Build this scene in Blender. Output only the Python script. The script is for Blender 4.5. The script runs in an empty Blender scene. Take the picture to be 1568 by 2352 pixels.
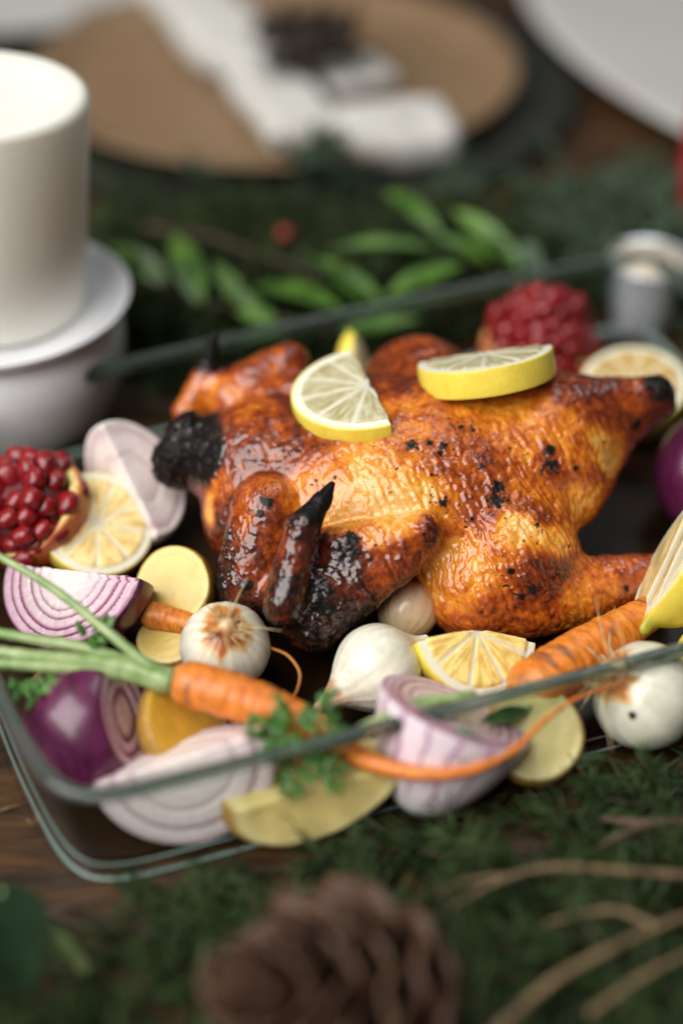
import bpy, math, random
import numpy as np
from mathutils import Matrix, Vector
random.seed(7); np.random.seed(7)
RNG = np.random.RandomState(11)
scn = bpy.context.scene
COL = scn.collection
S = 0.01                                     # everything below is written in centimetres

# ------------------------------------------------------------------ camera
PITCH, LENS, DIST, TZ = math.radians(39), 50.0, 62.0, 5.0
W, H = 1568.0, 2352.0
FPX = LENS / 36 * H
FW = np.array([0, math.cos(PITCH), -math.sin(PITCH)])
UP = np.array([0, math.sin(PITCH), math.cos(PITCH)])
RT = np.array([1.0, 0, 0])
CAM = np.array([0, 0, TZ]) - DIST * FW
cd = bpy.data.cameras.new('camera'); cam = bpy.data.objects.new('camera', cd); COL.objects.link(cam)
cam.location = Vector(CAM * S); cam.rotation_euler = (math.pi / 2 - PITCH, 0, 0)
cd.lens = LENS; cd.sensor_width = 36; cd.sensor_fit = 'AUTO'
cd.clip_start = 0.02; cd.clip_end = 20
cd.dof.use_dof = True; cd.dof.focus_distance = 0.592; cd.dof.aperture_fstop = 1.6
cd.dof.aperture_blades = 0
scn.camera = cam

def at(px, py, z):
    d = FW + RT * (px - W / 2) / FPX - UP * (py - H / 2) / FPX
    return CAM + (z - CAM[2]) / d[2] * d
def cv(r, u, t):                             # direction from right / up / toward-the-viewer components
    v = RT * r + UP * u - FW * t
    return v / np.linalg.norm(v)

# ------------------------------------------------------------------ light
world = bpy.data.worlds.new('World'); scn.world = world; world.use_nodes = True
bg = world.node_tree.nodes['Background']
bg.inputs[0].default_value = (0.92, 0.96, 1.0, 1); bg.inputs[1].default_value = 0.055
def area(name, loc, target, sx, sy, power, color):
    l = bpy.data.lights.new(name, 'AREA'); l.shape = 'RECTANGLE'; l.size = sx; l.size_y = sy
    l.energy = power; l.color = color
    o = bpy.data.objects.new(name, l); COL.objects.link(o)
    o.location = loc
    o.rotation_euler = (Vector(target) - Vector(loc)).to_track_quat('-Z', 'Y').to_euler()
    return o
area('window_light', (-1.05, -0.75, 1.60), (0, 0.12, 0.03), 2.0, 2.0, 84, (1.0, 0.985, 0.96))
area('back_fill_light', (0.45, 0.75, 1.5), (0, 0.0, 0.03), 0.6, 0.9, 6, (0.94, 0.97, 1.0))  # weak unseen fill lamp added at the back right, not a window
scn.view_settings.view_transform = 'Standard'; scn.view_settings.look = 'None'
scn.view_settings.exposure = 0.0; scn.view_settings.gamma = 1.0
scn.cycles.use_denoising = True
scn.cycles.max_bounces = 14; scn.cycles.transparent_max_bounces = 24
scn.cycles.caustics_refractive = False; scn.cycles.caustics_reflective = False
scn.cycles.sample_clamp_indirect = 4.0

# ------------------------------------------------------------------ numpy helpers
_perm = np.concatenate([RNG.permutation(256)] * 2)
_grad = RNG.normal(size=(256, 3)); _grad /= np.linalg.norm(_grad, axis=1)[:, None]
def pn(P):
    P = np.asarray(P, float)
    I = np.floor(P).astype(int); f = P - I; I &= 255
    u = f * f * f * (f * (f * 6 - 15) + 10)
    out = np.zeros(len(P))
    for dx in (0, 1):
        for dy in (0, 1):
            for dz in (0, 1):
                h = _perm[_perm[_perm[(I[:, 0] + dx) & 255] + ((I[:, 1] + dy) & 255)] + ((I[:, 2] + dz) & 255)]
                g = _grad[h]
                d = (g[:, 0] * (f[:, 0] - dx) + g[:, 1] * (f[:, 1] - dy) + g[:, 2] * (f[:, 2] - dz))
                w = (u[:, 0] if dx else 1 - u[:, 0]) * (u[:, 1] if dy else 1 - u[:, 1]) * (u[:, 2] if dz else 1 - u[:, 2])
                out += d * w
    return out * 1.6
def fbm(P, s=1.0, o=4, gain=.5):
    r = np.zeros(len(P)); a = 1.0; P = np.asarray(P) * s
    for k in range(o):
        r += a * pn(P + 17.3 * k); a *= gain; P = P * 2.03
    return r
def sst(a, b, x):
    t = np.clip((x - a) / (b - a), 0, 1); return t * t * (3 - 2 * t)
def mix(a, b, t):
    t = np.asarray(t); a = np.asarray(a, float); b = np.asarray(b, float)
    if t.ndim == 1: t = t[:, None]
    return a * (1 - t) + b * t
def lin(r, g, b):
    c = np.array([r, g, b]) / 255.0
    return np.where(c < .04045, c / 12.92, ((c + .055) / 1.055) ** 2.4)

# signed distance pieces
def s_ell(P, c, r, R=None):
    q = P - c
    if R is not None: q = q @ R
    r = np.asarray(r, float)
    k0 = np.linalg.norm(q / r, axis=1); k1 = np.linalg.norm(q / (r * r), axis=1)
    return k0 * (k0 - 1) / np.maximum(k1, 1e-6)
def s_cap(P, a, b, ra, rb):
    a = np.asarray(a, float); b = np.asarray(b, float)
    ba = b - a; pa = P - a
    h = np.clip(pa @ ba / (ba @ ba), 0, 1)
    return np.linalg.norm(pa - h[:, None] * ba, axis=1) - (ra + (rb - ra) * h)
def smin(a, b, k):
    h = np.clip(.5 + .5 * (b - a) / k, 0, 1)
    return b * (1 - h) + a * h - k * h * (1 - h)
def smax(a, b, k): return -smin(-a, -b, k)

def sdf_mesh(f, lo, hi, h):
    """surface nets on a grid that is only evaluated near the surface"""
    lo = np.asarray(lo, float); hi = np.asarray(hi, float); B = 8
    nb = np.ceil((hi - lo) / (h * B)).astype(int); n = nb * B + 1
    ax = [lo[i] + (np.arange(nb[i]) + .5) * B * h for i in range(3)]
    C = np.stack(np.meshgrid(*ax, indexing='ij'), -1).reshape(-1, 3)
    cvv = f(C)
    vals = np.repeat(np.repeat(np.repeat(cvv.reshape(nb), B, 0), B, 1), B, 2)
    vals = np.pad(vals, ((0, 1), (0, 1), (0, 1)), mode='edge').astype(np.float32)
    act = np.nonzero(np.abs(cvv) < B * h * 1.35)[0]
    bi = np.stack(np.unravel_index(act, nb), 1) * B
    o = np.stack(np.meshgrid(*[np.arange(B + 1)] * 3, indexing='ij'), -1).reshape(-1, 3)
    for k in range(0, len(bi), 400):
        ix = (bi[k:k + 400][:, None, :] + o[None]).reshape(-1, 3)
        vals[ix[:, 0], ix[:, 1], ix[:, 2]] = f(lo + ix * h)
    ins = vals < 0
    c = np.zeros(n - 1, np.int8)
    for d in np.ndindex(2, 2, 2):
        c += ins[d[0]:n[0] - 1 + d[0], d[1]:n[1] - 1 + d[1], d[2]:n[2] - 1 + d[2]]
    cells = np.stack(np.nonzero((c > 0) & (c < 8)), 1)
    ids = -np.ones(n - 1, int); ids[tuple(cells.T)] = np.arange(len(cells))
    cv_ = {d: vals[cells[:, 0] + d[0], cells[:, 1] + d[1], cells[:, 2] + d[2]] for d in np.ndindex(2, 2, 2)}
    acc = np.zeros((len(cells), 3)); cnt = np.zeros(len(cells))
    for d in np.ndindex(2, 2, 2):
        for a in range(3):
            if d[a]: continue
            e = list(d); e[a] = 1; e = tuple(e)
            v0, v1 = cv_[d], cv_[e]; m = (v0 < 0) != (v1 < 0)
            t = np.where(m, v0 / np.where(m, v0 - v1, 1), 0)
            p = np.tile(np.array(d, float), (len(cells), 1)); p[:, a] += t
            acc += p * m[:, None]; cnt += m
    V = lo + (cells + acc / cnt[:, None]) * h
    F = []
    for a in range(3):
        b, cc = (a + 1) % 3, (a + 2) % 3
        s0 = [slice(1, -1)] * 3; s0[a] = slice(0, n[a] - 1); s1 = list(s0); s1[a] = slice(1, n[a])
        A0, A1 = ins[tuple(s0)], ins[tuple(s1)]
        e = np.stack(np.nonzero(A0 != A1), 1)
        base = e.copy(); base[:, b] += 1; base[:, cc] += 1
        fl = A0[tuple(e.T)]
        q = []
        for (ob, oc) in ((-1, -1), (0, -1), (0, 0), (-1, 0)):
            g = base.copy(); g[:, b] += ob; g[:, cc] += oc
            q.append(ids[tuple(g.T)])
        q = np.stack(q, 1); q[~fl] = q[~fl][:, ::-1]
        F.append(q)
    return V, np.concatenate(F)

def vnormals(V, F):
    a = V[F[:, 2]] - V[F[:, 0]]; b = V[F[:, 3]] - V[F[:, 1]]
    fn = np.cross(a, b); N = np.zeros_like(V)
    for k in range(4): np.add.at(N, F[:, k], fn)
    return N / np.maximum(np.linalg.norm(N, axis=1), 1e-12)[:, None]
def smooth_mesh(V, F, it=1, w=.5):
    for _ in range(it):
        A = np.zeros_like(V); c = np.zeros(len(V))
        for k in range(4):
            np.add.at(A, F[:, k], V[F[:, (k + 1) % 4]] + V[F[:, (k + 3) % 4]]); np.add.at(c, F[:, k], 2)
        V = V * (1 - w) + A / np.maximum(c, 1)[:, None] * w
    return V

# ------------------------------------------------------------------ object helpers
def mesh(name, V, F, col=None, normals=None, smooth=True, attrs=None):
    me = bpy.data.meshes.new(name)
    V = np.asarray(V, float) * S
    if isinstance(F, np.ndarray):
        k = F.shape[1]
        me.vertices.add(len(V)); me.vertices.foreach_set('co', V.ravel().astype(np.float32))
        me.loops.add(F.size); me.loops.foreach_set('vertex_index', F.ravel().astype(np.int32))
        me.polygons.add(len(F)); me.polygons.foreach_set('loop_start', (np.arange(len(F)) * k).astype(np.int32))
        me.update(calc_edges=True)
    else:
        me.from_pydata(V.tolist(), [], [list(map(int, f)) for f in F]); me.update()
    me.polygons.foreach_set('use_smooth', np.full(len(me.polygons), smooth))
    if col is not None:
        a = me.color_attributes.new('Col', 'FLOAT_COLOR', 'POINT')
        c = np.ones((len(V), 4), np.float32); c[:, :3] = np.clip(col, 0, 1)
        a.data.foreach_set('color', c.ravel())
    for k, v in (attrs or {}).items():
        a = me.attributes.new(k, 'FLOAT', 'POINT'); a.data.foreach_set('value', np.asarray(v, np.float32))
    if normals is not None: me.normals_split_custom_set_from_vertices(normals.tolist())
    me.validate()
    return me
def put(name, me, mat, parent=None):
    o = bpy.data.objects.new(name, me); COL.objects.link(o)
    if mat and not me.materials: me.materials.append(mat)
    if parent: o.parent = parent
    return o
def obj(name, V, F, mat, parent=None, **k): return put(name, mesh(name, V, F, **k), mat, parent)
def tag(o, label=None, cat=None, group=None, kind=None):
    if label: o['label'] = label
    if cat: o['category'] = cat
    if group: o['group'] = group
    if kind: o['kind'] = kind
    return o
def thing(name, label, cat, loc=(0, 0, 0), R=None, group=None):
    o = bpy.data.objects.new(name, None); COL.objects.link(o); o.empty_display_size = .01
    m = Matrix.Identity(4)
    if R is not None:
        for i in range(3):
            for j in range(3): m[i][j] = R[i][j]
    m.translation = Vector(np.asarray(loc) * S)
    o.matrix_world = m
    return tag(o, label, cat, group)
def basis(z, x):
    z = np.asarray(z, float); z = z / np.linalg.norm(z); x = np.asarray(x, float)
    x = x - z * (x @ z); x /= np.linalg.norm(x); y = np.cross(z, x)
    return np.stack([x, y, z], 1)            # columns

def tube(path, rad, seg=10, cap=True, wob=0, seed=0):
    path = np.asarray(path, float); n = len(path); rad = np.broadcast_to(rad, n).astype(float)
    T = np.gradient(path, axis=0); T /= np.linalg.norm(T, axis=1)[:, None]
    u = np.cross(T[0], [0.13, .3, .95]); u /= np.linalg.norm(u)
    V = []; r = np.random.RandomState(seed)
    for i in range(n):
        u = u - T[i] * (u @ T[i]); u /= np.linalg.norm(u); w = np.cross(T[i], u)
        a = np.arange(seg) / seg * 2 * math.pi
        rr = rad[i] * (1 + wob * r.normal(size=seg) * .5 + wob * r.normal())
        V.append(path[i] + (np.cos(a)[:, None] * u + np.sin(a)[:, None] * w) * np.broadcast_to(rr, seg)[:, None])
    V = np.concatenate(V); F = []
    for i in range(n - 1):
        for k in range(seg):
            F.append((i * seg + k, i * seg + (k + 1) % seg, (i + 1) * seg + (k + 1) % seg, (i + 1) * seg + k))
    if cap:
        F.append(tuple(range(seg))[::-1]); F.append(tuple((n - 1) * seg + k for k in range(seg)))
    return V, F
def spline(pts, n):
    pts = np.asarray(pts, float); m = len(pts)
    P = np.vstack([2 * pts[0] - pts[1], pts, 2 * pts[-1] - pts[-2]])
    out = []
    for t in np.linspace(0, m - 1 - 1e-9, n):
        i = int(t); f = t - i; p0, p1, p2, p3 = P[i:i + 4]
        out.append(.5 * (2 * p1 + (p2 - p0) * f + (2 * p0 - 5 * p1 + 4 * p2 - p3) * f * f + (3 * p1 - p0 - 3 * p2 + p3) * f ** 3))
    return np.array(out)
def lathe(prof, seg=64, cap=False):
    V = []; F = []
    for (r, z) in prof:
        for k in range(seg):
            a = k / seg * 2 * math.pi; V.append((r * math.cos(a), r * math.sin(a), z))
    for i in range(len(prof) - 1):
        for k in range(seg):
            F.append((i * seg + k, i * seg + (k + 1) % seg, (i + 1) * seg + (k + 1) % seg, (i + 1) * seg + k))
    if cap:
        F.append(tuple(range(seg))[::-1]); F.append(tuple((len(prof) - 1) * seg + k for k in range(seg)))
    return np.array(V), F
def join(parts):
    Vs, Fs, o = [], [], 0
    for V, F in parts:
        Vs.append(np.asarray(V)); Fs += [tuple(i + o for i in f) for f in F]; o += len(V)
    return np.concatenate(Vs), Fs

# ------------------------------------------------------------------ materials
def newmat(name):
    m = bpy.data.materials.new(name); m.use_nodes = True
    nt = m.node_tree; return m, nt, nt.nodes['Principled BSDF']
def setin(b, **k):
    for n, v in k.items():
        n = n.replace('_', ' ')
        s = b.inputs[n]
        s.default_value = (*v, 1) if (hasattr(v, '__len__') and len(v) == 3 and s.type == 'RGBA') else v
def noise_node(nt, scale, detail=4, stretch=None, vec='Object'):
    tc = nt.nodes.new('ShaderNodeTexCoord'); n = nt.nodes.new('ShaderNodeTexNoise')
    n.inputs['Scale'].default_value = scale; n.inputs['Detail'].default_value = detail
    src = tc.outputs[vec]
    if stretch:
        mp = nt.nodes.new('ShaderNodeMapping'); mp.inputs['Scale'].default_value = stretch
        nt.links.new(src, mp.inputs['Vector']); src = mp.outputs['Vector']
    nt.links.new(src, n.inputs['Vector']); return n
def add_bump(nt, b, layers):
    prev = None
    for (scale, strength, dist, stretch) in layers:
        n = noise_node(nt, scale, 3, stretch); bp = nt.nodes.new('ShaderNodeBump')
        bp.inputs['Strength'].default_value = strength; bp.inputs['Distance'].default_value = dist
        nt.links.new(n.outputs['Fac'], bp.inputs['Height'])
        if prev: nt.links.new(prev.outputs['Normal'], bp.inputs['Normal'])
        prev = bp
    if prev: nt.links.new(prev.outputs['Normal'], b.inputs['Normal'])
def vmat(name, rough=.4, sss=0, srad=(.4, .2, .08), sscale=.004, bump=(), coat=0, spec=.5, var=.25, vscale=300, rough_attr=False, trans=0):
    """pigment from the 'Col' attribute, broken up by fine noise"""
    m, nt, b = newmat(name)
    a = nt.nodes.new('ShaderNodeAttribute'); a.attribute_name = 'Col'
    n = noise_node(nt, vscale, 5)
    mr = nt.nodes.new('ShaderNodeMapRange'); mr.inputs[3].default_value = 1 - var; mr.inputs[4].default_value = 1 + var
    mr.inputs[1].default_value = .25; mr.inputs[2].default_value = .75
    nt.links.new(n.outputs['Fac'], mr.inputs[0])
    mx = nt.nodes.new('ShaderNodeVectorMath'); mx.operation = 'SCALE'
    nt.links.new(a.outputs['Color'], mx.inputs[0]); nt.links.new(mr.outputs[0], mx.inputs['Scale'])
    nt.links.new(mx.outputs[0], b.inputs['Base Color'])
    setin(b, Roughness=rough, Specular_IOR_Level=spec, Coat_Weight=coat, Coat_Roughness=.12)
    if rough_attr:
        gz = nt.nodes.new('ShaderNodeAttribute'); gz.attribute_name = 'glaze'
        nt.links.new(gz.outputs['Fac'], b.inputs['Coat Weight'])
        sp_ = nt.nodes.new('ShaderNodeAttribute'); sp_.attribute_name = 'shine'
        nt.links.new(sp_.outputs['Fac'], b.inputs['Specular IOR Level'])
    if sss: setin(b, Subsurface_Weight=sss, Subsurface_Radius=srad, Subsurface_Scale=sscale)
    if trans: setin(b, Transmission_Weight=trans)
    if rough_attr:
        r = nt.nodes.new('ShaderNodeAttribute'); r.attribute_name = 'rough'
        nt.links.new(r.outputs['Fac'], b.inputs['Roughness'])
    add_bump(nt, b, bump); return m
def cmat(name, c1, c2=None, scale=100, rough=.5, bump=(), stretch=None, spec=.5, sss=0, srad=(.5, .4, .3), sscale=.005, lo=.35, hi=.65, metal=0, coat=0):
    m, nt, b = newmat(name)
    if c2 is None: setin(b, Base_Color=tuple(c1))
    else:
        n = noise_node(nt, scale, 5, stretch); r = nt.nodes.new('ShaderNodeValToRGB')
        r.color_ramp.elements[0].position = lo; r.color_ramp.elements[1].position = hi
        r.color_ramp.elements[0].color = (*c1, 1); r.color_ramp.elements[1].color = (*c2, 1)
        nt.links.new(n.outputs['Fac'], r.inputs['Fac']); nt.links.new(r.outputs['Color'], b.inputs['Base Color'])
    setin(b, Roughness=rough, Specular_IOR_Level=spec, Metallic=metal, Coat_Weight=coat)
    if sss: setin(b, Subsurface_Weight=sss, Subsurface_Radius=srad, Subsurface_Scale=sscale)
    add_bump(nt, b, bump); return m
def glass_mat(name, tint, refl_rough=.03):
    m = bpy.data.materials.new(name); m.use_nodes = True; nt = m.node_tree
    nt.nodes.remove(nt.nodes['Principled BSDF']); out = nt.nodes['Material Output']
    t = nt.nodes.new('ShaderNodeBsdfTransparent'); t.inputs[0].default_value = (*tint, 1)
    g = nt.nodes.new('ShaderNodeBsdfGlossy'); g.inputs['Roughness'].default_value = refl_rough
    fr = nt.nodes.new('ShaderNodeFresnel'); fr.inputs['IOR'].default_value = 1.42
    mx = nt.nodes.new('ShaderNodeMixShader')
    ge = nt.nodes.new('ShaderNodeNewGeometry'); iv = nt.nodes.new('ShaderNodeMath'); iv.operation = 'SUBTRACT'; iv.inputs[0].default_value = 1
    mu = nt.nodes.new('ShaderNodeMath'); mu.operation = 'MULTIPLY'      # only the entering side of each face mirrors
    nt.links.new(ge.outputs['Backfacing'], iv.inputs[1]); nt.links.new(iv.outputs[0], mu.inputs[0]); nt.links.new(fr.outputs[0], mu.inputs[1])
    nt.links.new(mu.outputs[0], mx.inputs[0]); nt.links.new(t.outputs[0], mx.inputs[1]); nt.links.new(g.outputs[0], mx.inputs[2])
    nt.links.new(mx.outputs[0], out.inputs['Surface']); return m

M = {}
M['lemon'] = vmat('lemon', rough=.30, sss=.45, srad=(1, .75, .3), sscale=.006, bump=[(420, .40, .0005, None)], var=.05, vscale=500)
M['onion'] = vmat('onion', rough=.32, sss=.25, srad=(1, .8, .8), sscale=.003, bump=[(500, .15, .0003, None)], var=.12, vscale=500)
M['onion_skin'] = vmat('onion_skin', rough=.34, bump=[(260, .25, .0005, (1, 1, .15))], coat=.3, var=.35, vscale=400)
M['white_onion'] = vmat('white_onion', rough=.26, sss=.3, srad=(1, .85, .6), sscale=.004, bump=[(160, .12, .0006, None)], coat=.2, var=.08, vscale=350)
M['potato'] = vmat('potato', rough=.36, sss=.35, srad=(1, .7, .2), sscale=.006, bump=[(300, .15, .0004, None)], var=.06, vscale=150)
M['carrot'] = vmat('carrot', rough=.42, sss=.25, srad=(1, .35, .1), sscale=.003, bump=[(300, .35, .0006, None), (900, .2, .0003, None)], var=.22, vscale=420)
M['skin'] = vmat('roast_skin', rough=.28, sss=.18, srad=(1, .4, .12), sscale=.004, spec=.6, coat=.35, var=.10, vscale=160, rough_attr=True, 
                 bump=[(300, .06, .0005, None), (1300, .05, .0003, None)])
M['aril'] = cmat('aril', (.10, .002, .005), (.34, .010, .012), scale=120, rough=.30, sss=.25, srad=(1, .1, .08), sscale=.003, coat=.1)
M['rind'] = vmat('pomegranate_rind', rough=.45, var=.2, bump=[(400, .2, .0004, None)])
M['leaf'] = cmat('bright_leaf', (.035, .10, .012), (.11, .215, .03), scale=60, rough=.35, bump=[(400, .1, .0003, None)], sss=.1)
M['darkleaf'] = cmat('dark_leaf', (.003, .012, .004), (.006, .02, .006), scale=60, rough=.8, spec=.15)
M['parsley'] = cmat('parsley', (.03, .10, .012), (.08, .20, .03), scale=200, rough=.4, bump=[(600, .4, .0006, None)])
M['herb'] = cmat('herb_leaf_green', (.014, .045, .010), (.035, .085, .018), scale=150, rough=.5, bump=[(500, .4, .0006, None)])
M['driedleaf'] = cmat('dried_leaf', (.018, .011, .006), (.055, .034, .020), scale=60, rough=.7)
M['stalk'] = cmat('green_stalk', (.16, .27, .07), (.36, .44, .20), scale=110, rough=.38, sss=.2, stretch=(1, 1, 1))
M['needle'] = cmat('evergreen_needle', (.010, .021, .006), (.040, .068, .020), scale=80, rough=.6, spec=.15)
M['needle_back'] = cmat('cedar_needle', (.009, .018, .006), (.038, .060, .018), scale=50, rough=.65, spec=.15)
M['greyneedle'] = cmat('silver_green_needle', (.035, .06, .035), (.08, .115, .07), scale=50, rough=.65, spec=.15)
M['twig'] = cmat('tan_twig', (.10, .062, .028), (.22, .145, .072), scale=200, rough=.7, bump=[(700, .5, .0006, None)])
M['darktwig'] = cmat('brown_twig', (.05, .028, .016), (.10, .06, .035), scale=200, rough=.7)
M['cone'] = cmat('pine_cone_wood', (.03, .012, .007), (.14, .055, .030), scale=130, rough=.6, bump=[(500, .5, .001, None)])
M['scale'] = vmat('cone_scale', rough=.6, bump=[(500, .4, .001, None)], var=.3, vscale=200)
M['char'] = cmat('charred', (.006, .005, .005), (.022, .017, .014), scale=500, rough=.35, bump=[(800, .7, .001, None)], spec=.6)
M['glass'] = glass_mat('dish_glass', (.945, .968, .958))
M['wax'] = cmat('candle_wax', (.76, .735, .64), (.79, .77, .69), scale=20, rough=.5, sss=.3, srad=(1, .95, .8), sscale=.008)
M['redwax'] = cmat('red_wax', (.35, .02, .03), (.40, .03, .04), scale=30, rough=.4, sss=.3)
M['porcelain'] = cmat('porcelain', (.80, .80, .82), rough=.18, coat=.4)
M['whiteplate'] = cmat('white_plate', (.50, .47, .43), (.54, .52, .49), scale=8, rough=.3)
M['tanplate'] = cmat('tan_plate', (.20, .125, .065), (.235, .15, .083), scale=14, rough=.42, stretch=(1, 5, 1), bump=[(60, .1, .001, None)])
M['charger'] = cmat('dark_charger', (.012, .013, .010), (.028, .030, .022), scale=20, rough=.38)
M['linen'] = cmat('linen', (.50, .48, .44), (.62, .60, .56), scale=160, rough=.85, bump=[(900, .4, .0006, None)])
M['print'] = cmat('grey_print', (.24, .22, .20), rough=.85)
M['berry'] = cmat('red_berry', (.25, .02, .01), rough=.3)
M['root'] = cmat('dry_root', (.42, .30, .14), (.62, .48, .26), scale=300, rough=.7)
M['silver'] = cmat('silver', (.80, .83, .88), rough=.25, metal=.55)
M['creamtop'] = cmat('cream_top', (.50, .44, .34), rough=.6)
m, nt, b = newmat('rim_glass'); M['rim'] = m
setin(b, Base_Color=(.33, .43, .36), Roughness=.07, Transmission_Weight=.88, IOR=1.42, Specular_IOR_Level=.3)
m, nt, b = newmat('glint_glass'); M['glintglass'] = m
setin(b, Base_Color=(.34, .46, .41), Roughness=.15, Transmission_Weight=.35, IOR=1.45)  # milky pale green, window reflection painted into the edge glass
M['juice_shade'] = cmat('juice_shade_brown', (.010, .005, .002), (.028, .013, .005), scale=30, rough=.28, spec=.25, bump=[(60, .15, .001, None)])  # near black brown, shade of the dish floor mixed into the juices
# wood
m, nt, b = newmat('table_wood'); M['wood'] = m
n1 = noise_node(nt, 14, 8, (1.2, 9, 4)); n2 = noise_node(nt, 90, 6, (.6, 9, 4))
mxn = nt.nodes.new('ShaderNodeMath'); mxn.operation = 'ADD'
nt.links.new(n1.outputs['Fac'], mxn.inputs[0]); nt.links.new(n2.outputs['Fac'], mxn.inputs[1])
rp = nt.nodes.new('ShaderNodeValToRGB'); rp.color_ramp.elements[0].position = .42; rp.color_ramp.elements[1].position = .62
hv = nt.nodes.new('ShaderNodeMath'); hv.operation = 'MULTIPLY'; hv.inputs[1].default_value = .5
nt.links.new(mxn.outputs[0], hv.inputs[0]); nt.links.new(hv.outputs[0], rp.inputs['Fac'])
rp.color_ramp.elements[0].color = (.014, .007, .003, 1); rp.color_ramp.elements[1].color = (.090, .040, .011, 1)
nt.links.new(rp.outputs['Color'], b.inputs['Base Color']); setin(b, Roughness=.42)
bp = nt.nodes.new('ShaderNodeBump'); bp.inputs['Strength'].default_value = .35; bp.inputs['Distance'].default_value = .0008
nt.links.new(hv.outputs[0], bp.inputs['Height']); nt.links.new(bp.outputs['Normal'], b.inputs['Normal'])

# ------------------------------------------------------------------ the table
table = thing('wooden_table', 'dark brown wooden table with visible grain under the glass dish and plates', 'table', (0, 0, 0))
table['kind'] = 'structure'
y = -70.0; k = 0
while y < 150:
    wd = [17.5, 15.5, 18.5, 16.5][k % 4]
    x0, x1, y0, y1, zt, zb = -110, 110, y + .06, y + wd - .06, -.02 - .015 * (k % 3), -3
    bv = .12
    V = [(x0, y0, zb), (x1, y0, zb), (x1, y0, zt - bv), (x0, y0, zt - bv), (x0, y0 + bv, zt), (x1, y0 + bv, zt),
         (x1, y1 - bv, zt), (x0, y1 - bv, zt), (x0, y1, zt - bv), (x1, y1, zt - bv), (x1, y1, zb), (x0, y1, zb)]
    F = [(0, 1, 2, 3), (3, 2, 5, 4), (4, 5, 6, 7), (7, 6, 9, 8), (8, 9, 10, 11), (11, 10, 1, 0), (0, 3, 4, 7, 8, 11), (1, 10, 9, 6, 5, 2)]
    obj('plank', V, F, M['wood'], table, smooth=False)
    y += wd; k += 1
# ------------------------------------------------------------------ glass dish
def dish_outline(n=260):
    FL, FR, BR, BL = [np.array(p, float) for p in ((-9.75, -16.75), (25, -4.7), (17.6, 23.6), (-19.2, 8.3))]
    pts = []
    for a, b_, bow in ((FL, FR, .10), (FR, BR, .9), (BR, BL, .45), (BL, FL, 1.6)):
        t = np.linspace(0, 1, 200, endpoint=False)[:, None]
        d = (b_ - a) / np.linalg.norm(b_ - a); nrm = np.array([d[1], -d[0]])
        pts.append(a + (b_ - a) * t + nrm * bow * 4 * t * (1 - t))
    P = np.concatenate(pts)
    L = np.r_[0, np.cumsum(np.linalg.norm(np.diff(np.vstack([P, P[:1]]), axis=0), axis=1))]
    u = np.linspace(0, L[-1], 1200, endpoint=False); Q = np.vstack([P, P[:1]])
    P = np.stack([np.interp(u, L, Q[:, i]) for i in range(2)], 1)
    kk = int(2.0 / (L[-1] / 1200))
    for _ in range(2):
        P = sum(np.roll(P, s, 0) for s in range(-kk, kk + 1)) / (2 * kk + 1)
    L = np.r_[0, np.cumsum(np.linalg.norm(np.diff(np.vstack([P, P[:1]]), axis=0), axis=1))]
    u = np.linspace(0, L[-1], n, endpoint=False); Q = np.vstack([P, P[:1]])
    P = np.stack([np.interp(u, L, Q[:, i]) for i in range(2)], 1)
    T = np.roll(P, -1, 0) - np.roll(P, 1, 0); T /= np.linalg.norm(T, axis=1)[:, None]
    return P, np.stack([-T[:, 1], T[:, 0]], 1)   # outline and inward normal
OUT, INW = dish_outline()
def loft(rows, close=True):
    V = np.concatenate([np.c_[OUT + INW * d, np.full(len(OUT), z)] for d, z in rows]); n = len(OUT); F = []
    for i in range(len(rows) - 1):
        for k in range(n):
            F.append((i * n + k, i * n + (k + 1) % n, (i + 1) * n + (k + 1) % n, (i + 1) * n + k))
    return V, F
dish = thing('glass_baking_dish', 'rectangular clear glass baking dish with green tinted rim holding chicken and vegetables', 'baking dish', (0, 0, 0))
n = len(OUT)
rim_o = [(.30, 4.62), (.14, 4.78), (.02, 4.95), (-.01, 5.08), (.04, 5.2), (.16, 5.28), (.33, 5.31), (.50, 5.26), (.60, 5.14), (.63, 4.96), (.60, 4.75), (.58, 4.62)]
V, F = loft([(.50, .02), (.30, .03), (.14, .16), (.08, .42), (.30, 4.62)]); obj('outer_wall', V, F, M['glass'], dish)
V, F = loft([(.58, 4.62), (.48, 1.0), (.60, .68), (.92, .47), (2.1, .42)]); obj('inner_wall', V, F, M['glass'], dish)
V, F = loft(rim_o); obj('rim', V, F, M['rim'], dish)
V, F = loft([(.50, .02), (2.1, .05)]); F = F + [tuple(range(n, 2 * n))]
V2 = np.c_[OUT + INW * 2.1, np.full(n, .42)]
o_ = len(V); V = np.r_[V, V2]; F.append(tuple(range(o_, o_ + n)))
obj('base', V, F, M['glass'], dish)
V, F = loft([(.42, .0), (.36, .11), (.45, .16), (.54, .11), (.50, .0)]); obj('foot_glint_ring', V, F, M['glintglass'], dish)  # foot edge in pale glass, drawn as a reflected window line
V, F = loft([(.56, .74), (.64, .66), (.76, .59), (.74, .64), (.62, .76), (.56, .74)]); obj('inner_glint_ring', V, F, M['glintglass'], dish)  # ring added as the second painted reflection line
V = np.c_[OUT + INW * 1.1, np.full(n, .475)]  # sheet of juices added to darken the dish floor like shade
tag(obj('juice_shade_film', V, [tuple(range(n))], M['juice_shade']), 'thin dark film on the bottom of the glass dish, roasting juices and painted shade', 'juices', kind='stuff')

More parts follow.
